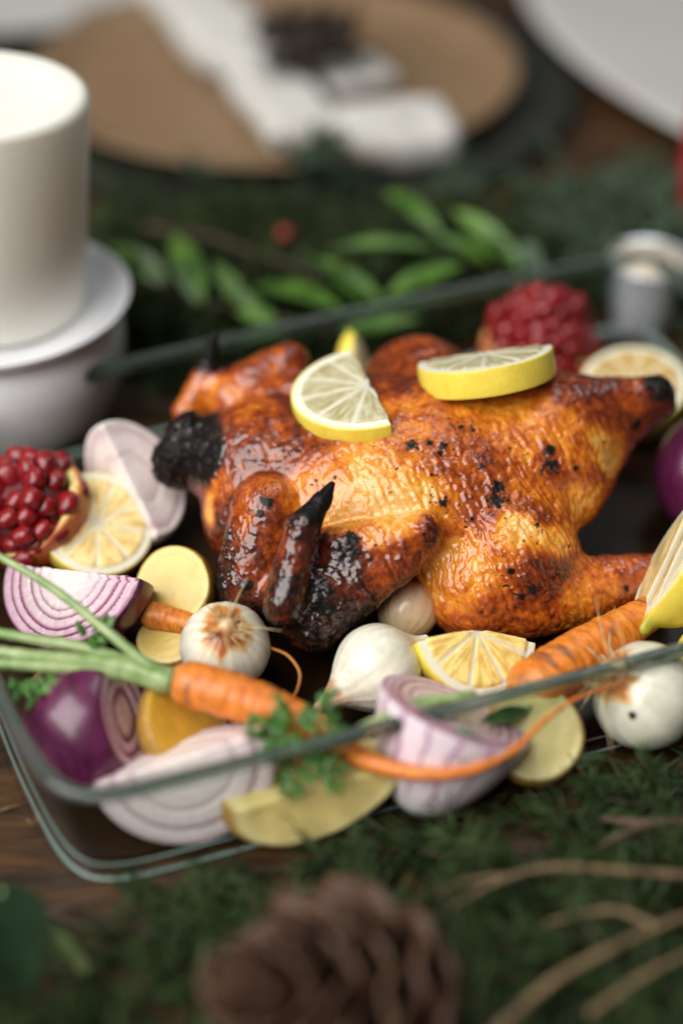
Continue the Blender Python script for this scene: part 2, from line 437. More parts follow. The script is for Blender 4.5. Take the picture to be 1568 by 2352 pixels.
# ------------------------------------------------------------------ splitting a surface into parts
def split_build(V, F, key, parent, specs, col=None, attrs=None):
    """one mesh per key value; shading normals come from the undivided surface so the parts meet smoothly"""
    N = vnormals(V, F)
    made = {}
    for kk, (name, mat, par) in specs.items():
        sel = F[key == kk]
        if len(sel) < 6: continue
        idx, inv = np.unique(sel, return_inverse=True)
        p = parent if par is None else made.get(par, parent)
        made[kk] = obj(name, V[idx], inv.reshape(sel.shape), mat, p, col=None if col is None else col[idx],
                       normals=N[idx], attrs={a: v[idx] for a, v in (attrs or {}).items()})
    return made

# ------------------------------------------------------------------ roast chicken
A = at
def build_chicken():
    ax = np.array([.97, .24, 0]); Rb = basis([0, 0, 1], ax)
    torso = [
        lambda P: s_ell(P, A(960, 1085, 4.7), (8.0, 5.9, 4.1), Rb),
        lambda P: s_ell(P, A(1215, 1030, 5.3), (3.7, 4.3, 3.4), Rb),
        lambda P: s_ell(P, A(960, 880, 6.2), (2.6, 2.4, 2.2), Rb),
        lambda P: s_ell(P, A(610, 1070, 5.0), (3.0, 3.4, 3.0), Rb),
        lambda P: s_ell(P, A(610, 1190, 3.6), (2.8, 2.8, 2.7), Rb),
        lambda P: s_ell(P, A(1165, 1290, 3.3), (3.25, 3.0, 3.25), Rb),
        lambda P: s_ell(P, A(1090, 1360, 2.6), (2.3, 2.0, 2.0), Rb),
        lambda P: s_cap(P, A(1300, 1130, 4.6), A(1390, 1060, 5.0), 1.5, .7)]
    tail = [lambda P: s_cap(P, A(1285, 975, 6.3), A(1500, 912, 7.2), 2.35, .98),
            lambda P: s_cap(P, A(1400, 1000, 5.8), A(1500, 920, 7.0), 1.2, .8)]
    neck = [lambda P: s_cap(P, A(580, 1050, 5.6), A(440, 1040, 5.4), 1.7, 1.45),
            lambda P: s_cap(P, A(440, 990, 6.2), A(400, 1075, 4.9), .85, .95)]
    leg = [lambda P: s_cap(P, A(1215, 1375, 2.5), A(1500, 1330, 2.3), 1.75, 1.15)]
    wing = [lambda P: s_cap(P, A(615, 1175, 5.6), A(575, 1340, 3.3), 1.65, 1.5),
            lambda P: s_cap(P, A(690, 1385, 3.6), A(965, 1228, 6.0), 1.6, .85),
            lambda P: s_cap(P, A(770, 1255, 5.6), A(965, 1222, 6.2), 1.0, .85),
            lambda P: s_cap(P, A(720, 1420, 3.1), A(930, 1290, 5.3), 1.45, .70),
            lambda P: s_cap(P, A(650, 1390, 4.9), A(692, 1215, 7.2), .85, .72)]
    tip = [lambda P: s_cap(P, A(695, 1208, 7.4), A(740, 1150, 8.1), .62, .40), lambda P: s_cap(P, A(740, 1150, 8.1), A(764, 1112, 8.5), .40, .19)]
    wing2 = [lambda P: s_cap(P, A(530, 905, 6.0), A(665, 830, 7.2), 1.25, .95),
             lambda P: s_cap(P, A(560, 940, 5.6), A(740, 910, 6.6), 1.3, 1.3),
             lambda P: s_cap(P, A(435, 945, 5.2), A(478, 850, 7.0), .8, .55)]
    tip2 = [lambda P: s_cap(P, A(478, 850, 7.0), A(492, 768, 8.7), .52, .22)]
    def grp(P, L, k):
        d = L[0](P)
        for g in L[1:]: d = smin(d, g(P), k)
        return d
    G = [(torso, 1.1), (tail, .6), (neck, .5), (leg, .5), (wing, .55), (tip, .15), (wing2, .5), (tip2, .2)]
    KB = [0, 1.0, .9, .55, .28, .35, .4, .3]
    def f(P):
        d = grp(P, *G[0])
        dw = None
        for i in (1, 2, 3): d = smin(d, grp(P, *G[i]), KB[i])
        w1 = smin(grp(P, *G[4]), grp(P, *G[5]), .35); w2 = smin(grp(P, *G[6]), grp(P, *G[7]), .3)
        d = smin(d, w1, .13); d = smin(d, w2, .4)
        return np.maximum(d, .46 - P[:, 2])
    V, F = sdf_mesh(f, (-10.5, -8.5, .2), (18, 13.5, 11.2), .072)
    V = smooth_mesh(V, F, 4)
    gd = np.stack([grp(V, *g) for g in G], 1); gk = np.argmin(gd, 1)
    N = vnormals(V, F)
    # world anchors for pixel-named spots: nearest visible surface point along the ray
    vd = V - CAM; dep = vd @ FW
    px = W / 2 + FPX * (vd @ RT) / dep; py = H / 2 - FPX * (vd @ UP) / dep
    facing = np.einsum('ij,ij->i', N, -vd) > 0
    def anchor(x, y):
        m = facing & (np.abs(px - x) < 14) & (np.abs(py - y) < 14)
        if not m.any():
            m = facing; j = np.nonzero(m)[0]; q = (px[j] - x) ** 2 + (py[j] - y) ** 2; return V[j[np.argmin(q)]]
        j = np.nonzero(m)[0]; return V[j[np.argmin(dep[j])]]
    # doneness map
    ctrl = [(860, 1130, .10, 55), (935, 1135, .08, 40), (900, 1175, .12, 40), (815, 1120, .16, 50), (870, 1065, .30, 60), (800, 1080, .26, 50), (760, 1050, .38, 60), (1000, 1000, .46, 70), (930, 990, .42, 60),
            (1250, 950, .36, 80), (1180, 930, .36, 70), (1290, 1030, .42, 60), (1275, 1030, .80, 26), (1290, 1065, .82, 26), (1240, 1100, .42, 50), (1340, 1100, .56, 50), (1345, 1030, .42, 40),
            (1180, 1110, .52, 60), (1100, 1070, .58, 60), (1050, 1040, .62, 45), (1100, 1150, .58, 60), (1040, 1180, .34, 40), (990, 1130, .22, 40),
            (1170, 1205, .06, 40), (1230, 1218, .05, 36), (1290, 1228, .10, 36), (1270, 1165, .66, 40), (1310, 1180, .40, 30),
            (1260, 1310, .68, 60), (1200, 1290, .52, 50), (1230, 1370, .66, 60), (1080, 1290, .34, 60), (1040, 1360, .32, 50), (1020, 1300, .30, 40), (1130, 1430, .52, 60), (1240, 1430, .52, 50),
            (1380, 1350, .40, 50), (1460, 1330, .56, 50), (1340, 1410, .36, 50),
            (1440, 930, .62, 60), (1380, 900, .66, 60), (1300, 880, .62, 50), (1500, 960, .66, 40), (1530, 885, 1.0, 26), (1395, 1010, .16, 36), (1420, 1030, .22, 30), (1350, 1150, .30, 40),
            (650, 1000, .62, 60), (570, 1010, .64, 50), (530, 1090, .60, 40), (550, 1140, .58, 40), (560, 1060, .62, 40), (430, 990, 1.0, 50), (410, 1070, .98, 50), (500, 1110, .45, 30), (470, 1040, .96, 30),
            (600, 960, .60, 60), (480, 930, .46, 45), (440, 930, .46, 40), (560, 920, .5, 50), (620, 830, .55, 60), (700, 830, .68, 50), (492, 790, 1.1, 50), (478, 830, .95, 25), (930, 830, .64, 70), (700, 930, .82, 45), (680, 900, .7, 50), (720, 1010, .60, 50),
            (640, 1120, .46, 45), (690, 1110, .34, 40), (600, 1180, .62, 50), (560, 1240, .66, 50), (510, 1250, .80, 36), (490, 1330, .93, 45), (570, 1320, .60, 40), (540, 1390, .80, 40),
            (640, 1260, .68, 45), (720, 1290, .74, 50), (650, 1400, .84, 60), (720, 1430, .90, 60), (790, 1430, .88, 50), (800, 1340, .78, 45), (760, 1370, .86, 45), (890, 1350, .66, 50), (930, 1280, .60, 45), (1000, 1215, .80, 36), (880, 1215, .34, 34), (820, 1195, .38, 36), (940, 1195, .32, 30), (790, 1245, .85, 22),
            (735, 1150, 1.1, 36), (755, 1125, 1.1, 30), (700, 1205, .85, 36), (670, 1260, .72, 36), (600, 1450, .88, 40), (440, 1180, .62, 50), (505, 1170, .70, 40), (465, 1180, .10, 26), (430, 1240, .70, 40),  (850, 1420, .86, 40)]
    num = np.full(len(V), .5 * 1e-3); den = np.full(len(V), 1e-3)
    for (x, y_, v, r) in ctrl:
        p = anchor(x, y_); rc = r / 52.0
        w = np.exp(-((V - p) ** 2).sum(1) / (2 * (rc * .62) ** 2)); num += w * v; den += w
    ro = num / den
    n1 = fbm(V, .9, 4); n2 = fbm(V + 50, 2.6, 4); n3 = fbm(V + 90, 7, 3)
    dirw = np.array([.45, -.45, -.77]); dirw /= np.linalg.norm(dirw)
    Ps = V - np.outer(V @ dirw, dirw) * .93
    wq = Ps + .12 * np.stack([n1, n2, n1], 1); wr = pn(wq * 3.0 + 5); wr2 = pn(wq * 6.2 + 31); wr3 = pn(wq * 10 + 11)
    done = np.clip(ro + .10 * n1 + .12 * n2 + .02 * n3 + .07 * ((1 - np.abs(wr2)) ** 3 - .3) * (ro < .8) + .035, 0, 1.1)
    # small charred flecks and pepper
    fl = np.zeros(len(V))
    flecks = [(945, 1010, 16), (995, 1003, 13), (1030, 1010, 12), (1022, 1027, 9), (1070, 968, 9), (1100, 972, 9), (1155, 1105, 18), (1152, 1132, 20), (1030, 1155, 15), (1245, 1190, 7), (1250, 1235, 5), (1235, 1370, 13), (1203, 1385, 10), (1160, 1325, 10),
              (600, 1140, 17), (583, 1165, 11), (795, 1222, 20), (800, 1250, 12), (1280, 1055, 20), (1275, 1020, 16), (1475, 990, 16), (1400, 1005, 8), (760, 1085, 4), (880, 1120, 4), (1070, 1180, 7), (985, 1240, 6), (560, 1330, 18), (870, 1385, 10), (710, 1090, 6), (1450, 1340, 9), (1120, 1060, 6), (1180, 1015, 5), (1335, 1090, 8), (900, 1060, 5), (1005, 1075, 7), (1320, 1240, 5), (1090, 1420, 7), (1150, 1460, 6)]
    for (x, y_, r) in flecks:
        p = anchor(x, y_); d = np.sqrt(((V - p) ** 2).sum(1)) * 52 * (1 + .75 * n2 + .5 * n3)
        fl = np.maximum(fl, 1 - sst(r * .55, r * 1.05, d))
    rr = np.random.RandomState(3)
    for j in rr.choice(np.nonzero(facing)[0], 80, replace=False):
        d = np.sqrt(((V - V[j]) ** 2).sum(1)); fl = np.maximum(fl, (.75 + .25 * rr.rand()) * (1 - sst(.02, .05 + .06 * rr.rand() ** 2, d)))
    stops = [0, .12, .28, .42, .56, .70, .84, .95, 1.1]
    cols = np.array([(.78, .52, .24), (.74, .44, .14), (.72, .31, .035), (.60, .175, .012), (.36, .068, .007), (.155, .024, .006), (.045, .010, .005), (.010, .006, .005), (.005, .0045, .0045)])
    col = np.stack([np.interp(done, stops, cols[:, i]) for i in range(3)], 1)
    col = mix(col, (.010, .008, .007), fl)
    # relief
    thigh = np.exp(-((V - A(1130, 1230, 4)) ** 2).sum(1) / (2 * 4.5 ** 2))
    dark = sst(.6, .95, done)
    blis = np.clip(dark + .7 * np.exp(-((V - A(1240, 1370, 4)) ** 2).sum(1) / (2 * 1.6 ** 2)), 0, 1)
    disp = .07 * n1 + (.004 + .042 * blis) * n2 + (.000 + .018 * blis) * n3
    disp += -(.022 + .11 * thigh) * (1 - np.abs(wr)) ** 4 - (.006 + .03 * thigh) * (1 - np.abs(wr2)) ** 3 - (.002 + .006 * thigh) * (1 - np.abs(wr3)) ** 2
    disp += .018 * fl * (1 + n3)
    nk = (gk == 2) & True
    lump = np.exp(-((V - A(430, 1020, 5.6)) ** 2).sum(1) / (2 * 1.3 ** 2))
    lump2 = np.exp(-((V - A(500, 1280, 4.6)) ** 2).sum(1) / (2 * .9 ** 2)); disp += lump2 * .14 * fbm(V + 21, 3.0, 3)
    disp += lump * (.55 * pn(V * .85 + 3) + .20 * fbm(V + 7, 1.7, 3) + .18 * np.abs(fbm(V + 3, 3.6, 3)))
    disp += np.exp(-((V - A(720, 1430, 3.5)) ** 2).sum(1) / (2 * 1.3 ** 2)) * .12 * fbm(V + 70, 2.8, 4)
    disp *= np.where(np.isin(gk, (5, 7)), .7, 1)
    V = V + N * disp[:, None]
    rough = np.clip(.30 - .08 * n2 + .10 * n1 + .25 * sst(.94, 1.04, done) + .15 * fl - .08 * dark * (done < .9), .14, .7)
    ch = thing('roast_chicken', 'whole roasted chicken with glossy browned skin and blackened tips lying among the vegetables', 'chicken', (0, 0, 0))
    fk = gk[F[:, 0]]
    sp = {0: ('body', M['skin'], None), 1: ('tail', M['skin'], None), 2: ('neck', M['skin'], None), 3: ('drumstick', M['skin'], None),
          4: ('wing', M['skin'], None), 5: ('wing_tip', M['skin'], 4), 6: ('wing', M['skin'], None), 7: ('wing_tip', M['skin'], 6)}
    made = split_build(V, F, fk, ch, sp, col, {'rough': rough, 'shine': .55 * (1 - .75 * np.maximum(sst(.90, 1.0, done), fl)), 'glaze': .30 * (1 - .85 * sst(.92, 1.02, done)) * (1 - .7 * fl)})
    made[2]['label'] = 'charred black rough neck end'
    made[4]['label'] = 'near folded wing with blackened tip'
    made[6]['label'] = 'far wing behind the lemon slice'
    return V, px, py, facing, dep
CH = build_chicken()

# ------------------------------------------------------------------ cut fruit and vegetables
def chunk(name, label, cat, loc, axis, xh, outer, planes, ext, h, colf, parts, group=None, round_=.06, ortho=True, zr=None):
    """outer: local signed distance; planes: world normals (kept side is behind the plane) with offsets"""
    R = basis(axis, xh)
    pl = []
    for (nw, d) in planes:
        nl = R.T @ np.asarray(nw)
        if ortho: nl = nl * np.array([1, 1, 0])
        pl.append((nl / np.linalg.norm(nl), d))
    if zr is not None: pl += zr
    def f(P):
        d = outer(P)
        for (nl, o) in pl: d = smax(d, P @ nl - o - relief(P), round_)
        return d
    def relief(P): return colf(P, None, True)
    e = np.asarray(ext, float)
    V, F = sdf_mesh(f, -e, e, h); V = smooth_mesh(V, F, 1, .4)
    so = outer(V); sp_ = np.max(np.stack([V @ nl - o for nl, o in pl], 1), 1) if pl else np.full(len(V), -9)
    cut = sp_ > so - .02
    col, sub = colf(V, cut, False)
    t = thing(name, label, cat, loc, R, group)
    fc = np.where(cut[F].mean(1) > .5, sub[F[:, 0]], 0)
    split_build(V, F, fc, t, {k: (nm, mt, None) for k, (nm, mt) in parts.items()}, col)
    return t

def lemon_out(R, Hh):
    def f(P):
        r = np.hypot(P[:, 0], P[:, 1])
        d = s_ell(P, 0, (R, R, Hh))
        d = smin(d, s_cap(P, (0, 0, Hh * .8), (0, 0, Hh * 1.12), R * .30, R * .14), .5)
        return smin(d, s_cap(P, (0, 0, -Hh * .8), (0, 0, -Hh * 1.05), R * .30, R * .16), .5)
    return f
def lemon_col(R, Hh, nseg=9, ph=.3, flesh=(.66, .52, .20), cross=True):
    def g(P, cut, rel):
        r = np.hypot(P[:, 0], P[:, 1]); th = np.arctan2(P[:, 1], P[:, 0])
        rho = np.sqrt((r / R) ** 2 + (P[:, 2] / Hh) ** 2)
        a = ((th + ph) / (2 * math.pi / nseg)) % 1.0; arc = np.minimum(a, 1 - a) * (2 * math.pi / nseg) * r
        mem = 1 - sst(.02, .085 + .03 * r, arc)
        mem = np.maximum(mem, 1 - sst(.10, .28, r))
        if rel:
            inside = sst(.90, .84, rho) if False else 1 - sst(.80, .86, rho)
            return inside * (.03 + .05 * (1 - mem)) * np.minimum(1, r / .5) - .0
        nz = fbm(P, 3, 3)
        ves = fbm(np.stack([np.cos(th) * 7, np.sin(th) * 7, r * .7 + P[:, 2] * .5], 1), 1.6, 3)
        fl = mix(np.array(flesh) * np.array((.78, .72, .55)), np.array(flesh) * np.array((1.18, 1.2, 1.35)), np.clip(.5 + .9 * ves + .3 * nz + .25 * (mem > .02), 0, 1))
        pith = np.array((.86, .82, .62)); c = mix(fl, pith * .95, mem * .85)
        pw = sst(.835, .865, rho + .012 * nz)
        c = mix(c, np.tile(pith, (len(P), 1)), pw)
        rind = mix((.88, .70, .11), (.82, .60, .06), np.clip(.4 + .5 * fbm(P, 1.1, 2), 0, 1))
        rind = mix(rind, (.45, .42, .05), sst(.95, 1.08, np.abs(P[:, 2]) / Hh))
        rw = sst(.955, .985, rho)
        if cut is not None: rw = np.where(cut, rw, 1.0)
        c = mix(c, rind, rw)
        seg = np.floor((th + ph) / (2 * math.pi / nseg)).astype(int) % nseg
        sub = np.where(rho > .85, 1, 2 + seg)
        return c, sub
    return g
LPARTS = {0: ('rind', M['lemon']), 1: ('pith', M['lemon'])}
for s_ in range(12): LPARTS[2 + s_] = ('flesh_segment', M['lemon'])

# half slices on the chicken
sl = (.50, .45, .27)
n1_ = cv(-.12, .80, .60)
chunk('lemon_slice', 'half slice of lemon with pale cut face showing, on the chicken beside its wing', 'lemon', A(846, 905, 8.35), n1_, cv(1, .2, 0),
      lemon_out(3.45, 4.6), [(cv(.97, .18, -.18), .12)], (4, 4, 1.1), .05, lemon_col(3.45, 30, 11, .2, sl), LPARTS, 'lemon slices on the chicken', .05,
      zr=[(np.array([0, 0, 1.0]), .42), (np.array([0, 0, -1.0]), .42)])
n2_ = cv(-.16, .93, .28)
chunk('lemon_slice', 'thick half slice of lemon on the chicken, yellow rind facing the viewer', 'lemon', A(1116, 848, 9.0), n2_, cv(1, .15, 0),
      lemon_out(3.05, 4.6), [(cv(.10, .55, -.85), .55)], (4, 4, 1.4), .05, lemon_col(3.05, 30, 10, .5, sl), LPARTS, 'lemon slices on the chicken', .05,
      zr=[(np.array([0, 0, 1.0]), .62), (np.array([0, 0, -1.0]), .62)])
# wedge in the middle, cross cut toward the viewer
axw = cv(.36, .30, .88)
chunk('lemon_wedge', 'lemon wedge below the chicken thigh, between a white onion and a thick carrot', 'lemon', A(1090, 1452, 3.6), axw, cv(1, 0, 0),
      lemon_out(2.75, 3.4), [(cv(.22, .96, .0), .05), (cv(-.16, .97, 0), .08)], (3.6, 3.6, 4.2), .06, lemon_col(2.75, 30, 9, .35, (.90, .66, .22)), LPARTS, 'lemon pieces in the dish', .06,
      zr=[(np.array([0, 0, 1.0]), .15), (np.array([0, 0, -1.0]), 2.6)])
# wedge at the right edge, rind toward the viewer
chunk('lemon_wedge', 'lemon wedge at the right edge above the white onion, rind toward the viewer', 'lemon', A(1550, 1275, 5.3), cv(-.42, -.72, .35), cv(1, 0, 0),
      lemon_out(2.7, 3.2), [(cv(-.60, .78, -.12), .15)], (3.6, 3.6, 4.2), .06, lemon_col(2.7, 3.25, 8, .1, (.66, .52, .24)), LPARTS, 'lemon pieces in the dish')
# half lemon on the left
chunk('lemon_half', 'lemon half with its cut face toward the viewer, beside the left pomegranate', 'lemon', A(222, 1205, 3.0), cv(.30, .42, .85), cv(1, 0, 0),
      lemon_out(2.6, 3.2), [], (3.4, 3.4, 4), .07, lemon_col(2.6, 30, 9, .1, (.88, .66, .28)), LPARTS, 'lemon pieces in the dish', zr=[(np.array([0, 0, 1.0]), .2), (np.array([0, 0, -1.0]), 2.0)])
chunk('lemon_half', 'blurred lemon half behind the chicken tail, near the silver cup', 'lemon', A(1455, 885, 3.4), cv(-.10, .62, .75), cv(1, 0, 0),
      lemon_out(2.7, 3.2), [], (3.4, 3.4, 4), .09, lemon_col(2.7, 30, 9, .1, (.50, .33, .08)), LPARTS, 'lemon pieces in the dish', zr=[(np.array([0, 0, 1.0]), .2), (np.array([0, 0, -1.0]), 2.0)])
chunk('lemon_wedge', 'small tip of a yellow lemon wedge showing behind the chicken, between the two slices', 'lemon', A(820, 850, 4.6), cv(-.2, .95, .1), cv(1, 0, 0),
      lemon_out(1.0, 1.75), [(cv(.9, .1, .4), .35)], (2, 2, 2.6), .08, lemon_col(1.0, 1.75, 8, .1, (.60, .48, .2)), LPARTS, 'lemon pieces in the dish')
chunk('lemon_half', 'shaded lemon half at the right edge behind the rim, next to the white onion', 'lemon', A(1650, 1490, 2.3), cv(-.2, .5, -.7), cv(1, 0, 0),
      lemon_out(2.0, 2.5), [], (3, 3, 3.4), .09, lemon_col(2.0, 30, 8, .1, (.6, .5, .2)), LPARTS, 'lemon pieces in the dish', zr=[(np.array([0, 0, 1.0]), .2)])

# onions
def onion_out(R, Hh, p=1.7):
    def f(P):
        r = np.hypot(P[:, 0], P[:, 1]); rho = np.sqrt((r / R) ** 2 + np.abs(P[:, 2] / Hh) ** p)
        return (rho - 1) * R * .85
    return f
def onion_col(R, Hh, nl=7, skin=True, p=1.7, pale=0.0, ecc=.12):
    def g(P, cut, rel):
        Q = P.copy(); r = np.hypot(P[:, 0], P[:, 1]); th = np.arctan2(P[:, 1], P[:, 0])
        rho = np.sqrt((r / R) ** 2 + np.abs(P[:, 2] / Hh) ** p)
        w = pn(np.stack([np.cos(th) * 1.2, np.sin(th) * 1.2, P[:, 2] * .35], 1))
        lay = (rho ** 1.25 + .05 * w + .012 * np.sin(rho * 23)) * nl; fr = lay % 1.0; li = np.floor(lay).astype(int)
        line = sst(.50, .90, fr) * (1 - sst(.985, 1.0, fr) * .3)
        if rel:
            bnd = np.minimum(fr, 1 - fr)
            return (.024 * ((li * 7) % 3 - 1) - .045 * (1 - sst(.0, .14, bnd)) + .02 * w) * sst(.15, .5, rho)
        nz = fbm(P, 4, 3)
        purp = np.array((.21, .015, .085)); lav = mix((.74, .66, .62), (.58, .33, .45), np.clip(rho - .18 + .25 * nz, 0, 1) * (1 - pale))
        c = mix(lav, purp, line * sst(.25, .75, rho) * (1 - .75 * pale))
        if skin:
            st = fbm(np.stack([np.cos(th) * 7, np.sin(th) * 7, P[:, 2] * .5], 1), 1, 3)
            o = mix((.060, .006, .026), (.13, .016, .07), np.clip(.5 + .6 * st, 0, 1))
        else:
            st = 1 - np.abs(np.sin(th * 8 + .7 * fbm(P, .6, 2)))
            o = mix((.74, .62, .66), (.30, .09, .22), np.clip(st ** 4 * (1 - .5 * pale), 0, 1))
            o = mix(o, (.74, .70, .66), sst(.5, 1.0, np.abs(P[:, 2]) / Hh))
        ow = sst(.965, .99, rho)
        if cut is not None: ow = np.where(cut, ow, 1.0)
        c = mix(c, o, ow)
        return c, np.clip(li + 1, 1, 12)
    return g
def oparts(skin): 
    d = {0: ('skin' if skin else 'outer_layer', M['onion_skin'] if skin else M['onion'])}
    for i in range(1, 13): d[i] = ('onion_layer', M['onion'])
    return d
OG = 'red onion pieces in the dish'
chunk('red_onion_wedge', 'red onion wedge at the left edge with dark skin and stepped purple edged layers', 'onion', A(165, 1318, 3.9), cv(.86, -.06, .52), cv(0, 1, 0),
      onion_out(3.4, 3.75), [(cv(-.52, .38, .78), .10), (cv(.05, .96, -.30), .15)], (3.8, 3.8, 4.1), .06, onion_col(3.4, 3.75, 7, True), oparts(True), OG)
chunk('red_onion_wedge', 'large pale red onion wedge in the front corner of the dish, white cut side up', 'onion', A(418, 1755, 3.6), cv(.95, .30, .05), cv(0, 1, 0),
      onion_out(3.3, 3.5, 2.0), [(cv(-.05, .70, .10), .25), (cv(.12, -.22, .95), .05)], (3.8, 3.8, 4.0), .06, onion_col(3.3, 3.5, 4, False, 2.0, .68), oparts(False), OG)
chunk('red_onion_half', 'red onion half behind the front glass wall, under the curved orange root', 'onion', A(1045, 1632, 4.0), cv(.36, .90, .20), cv(1, 0, 0),
      onion_out(3.05, 4.4, 1.4), [], (3.5, 3.5, 4.7), .06, onion_col(3.05, 4.4, 7, False, 1.4, .0), oparts(False), OG, zr=[(np.array([0, 0, 1.0]), .0)])
chunk('red_onion_half', 'whole-skinned purple onion half in the left front corner, cut layers facing right', 'onion', A(205, 1665, 2.7), cv(-.15, .85, -.35), cv(1, 0, 0),
      onion_out(2.55, 3.0), [(cv(.90, .1, .36), 1.65)], (3.2, 3.2, 3.5), .06, onion_col(2.55, 3.0, 6, True), oparts(True), OG)
chunk('red_onion_wedge', 'pale blurred onion wedge standing behind the lemon half on the left', 'onion', A(300, 1110, 3.6), cv(-.42, .80, -.10), cv(1, 0, 0),
      onion_out(2.5, 3.1), [(cv(-.78, .1, .60), .55), (cv(.60, .25, .76), .75)], (3, 3, 3.6), .08, onion_col(2.5, 3.1, 2.2, False, 1.7, .9), oparts(False), OG)
chunk('red_onion_half', 'shadowed red onion half with dark skin under the chicken tail at the right edge', 'onion', A(1610, 1085, 3.1), cv(.1, .9, .2), cv(1, 0, 0),
      onion_out(2.3, 2.8), [(cv(.80, .15, .55), .75)], (2.9, 2.9, 3.4), .08, onion_col(2.3, 2.8, 5, True), oparts(True), OG)

# potatoes
def potato_out(r, seed):
    def f(P): return s_ell(P, 0, r) + .10 * pn(P * .45 + seed)
    return f
def potato_col(r, fl=(.66, .48, .13), sk=(.40, .22, .045)):
    def g(P, cut, rel):
        if rel: return .035 * pn(P * 1.1 + 4) + .012 * pn(P * np.array((1.5, 9, 1.5)))
        nz = fbm(P, 1.0, 4); n2 = fbm(P, 5, 3)
        k = np.linalg.norm(P / np.asarray(r), axis=1)
        c = mix(np.array(fl) * .90, np.array(fl) * 1.06, np.clip(.5 + .6 * nz, 0, 1))
        c = mix(c, np.array(fl) * np.array((1.12, 1.22, 1.8)), sst(.80, .90, k + .03 * nz) * .35); c = mix(c, np.array(fl) * np.array((.85, .75, .6)), np.exp(-((k + .05 * nz - .82) / .03) ** 2) * .18 * (1 + nz))
        c = mix(c, np.array(fl) * np.array((.80, .68, .5)), sst(.25, .7, fbm(P + 9, .5, 3)) * .5)
        s = mix(np.array(sk) * .75, np.array(sk) * 1.2, np.clip(.5 + .6 * nz, 0, 1))
        s = mix(s, (.10, .055, .02), sst(.55, .8, n2))
        w = np.where(cut, sst(.955, 1.0, k), 1.0)
        return mix(c, s, w), np.ones(len(P), int)
    return g
PP = {0: ('skin', M['potato']), 1: ('flesh', M['potato'])}
PG = 'potato pieces in the dish'
def potato(label, loc, axis, xh, r, planes, seed, **k):
    nm = k.pop('name', 'potato_wedge')
    e = np.asarray(r) + .35
    chunk(nm, label, 'potato', loc, axis, xh, potato_out(r, seed), planes, e, .07, potato_col(r, **k), PP, PG, .08, ortho=False)
potato('potato half with a round yellow cut face, leaning between the red onion and chicken', A(405, 1350, 2.9), cv(0, 1, 0), cv(1, 0, 0), (1.75, 2.1, 1.85), [(cv(-.30, .28, .91), .55)], 3, name='potato_half')
potato('yellow potato piece half hidden under the small carrot, left of the rooted onion', A(395, 1470, 1.9), cv(0, 1, 0), cv(1, 0, 0), (1.5, 1.4, 1.3), [(cv(-.2, .5, .83), .4)], 8)
potato('potato wedge under the front carrot with brown skin and orange yellow cut', A(425, 1670, 2.5), cv(-.25, .95, 0), cv(1, 0, 0), (1.9, 2.0, 2.3), [(cv(.62, .42, .60), .35)], 12, fl=(.66, .37, .04))
potato('large potato wedge against the front glass wall, long yellow cut side up', A(715, 1800, 2.45), cv(.90, .36, .10), cv(0, 1, 0), (2.05, 2.1, 3.7), [(cv(-.16, .80, .52), .35), (cv(.16, -.30, .92), .75)], 15, fl=(.66, .53, .20))
potato('pale green yellow potato half behind the rim, below the right carrot', A(1225, 1690, 2.2), cv(.2, .95, 0), cv(1, 0, 0), (1.95, 2.0, 2.0), [(cv(-.05, .25, .95), .75)], 19, fl=(.58, .50, .19), name='potato_half')
potato('brown skinned potato piece in the left corner behind the purple onion half', A(150, 1585, 2.6), cv(.9, .2, 0), cv(0, 1, 0), (1.1, 1.2, 1.6), [(cv(-.2, -.9, .3), .6)], 24, sk=(.40, .24, .13))
potato('yellow potato scrap beside the large pale onion wedge, under the parsley', A(655, 1735, 2.6), cv(.9, .2, 0), cv(0, 1, 0), (.9, 1.0, 1.1), [(cv(.2, .6, .6), .25)], 29, fl=(.62, .38, .05))

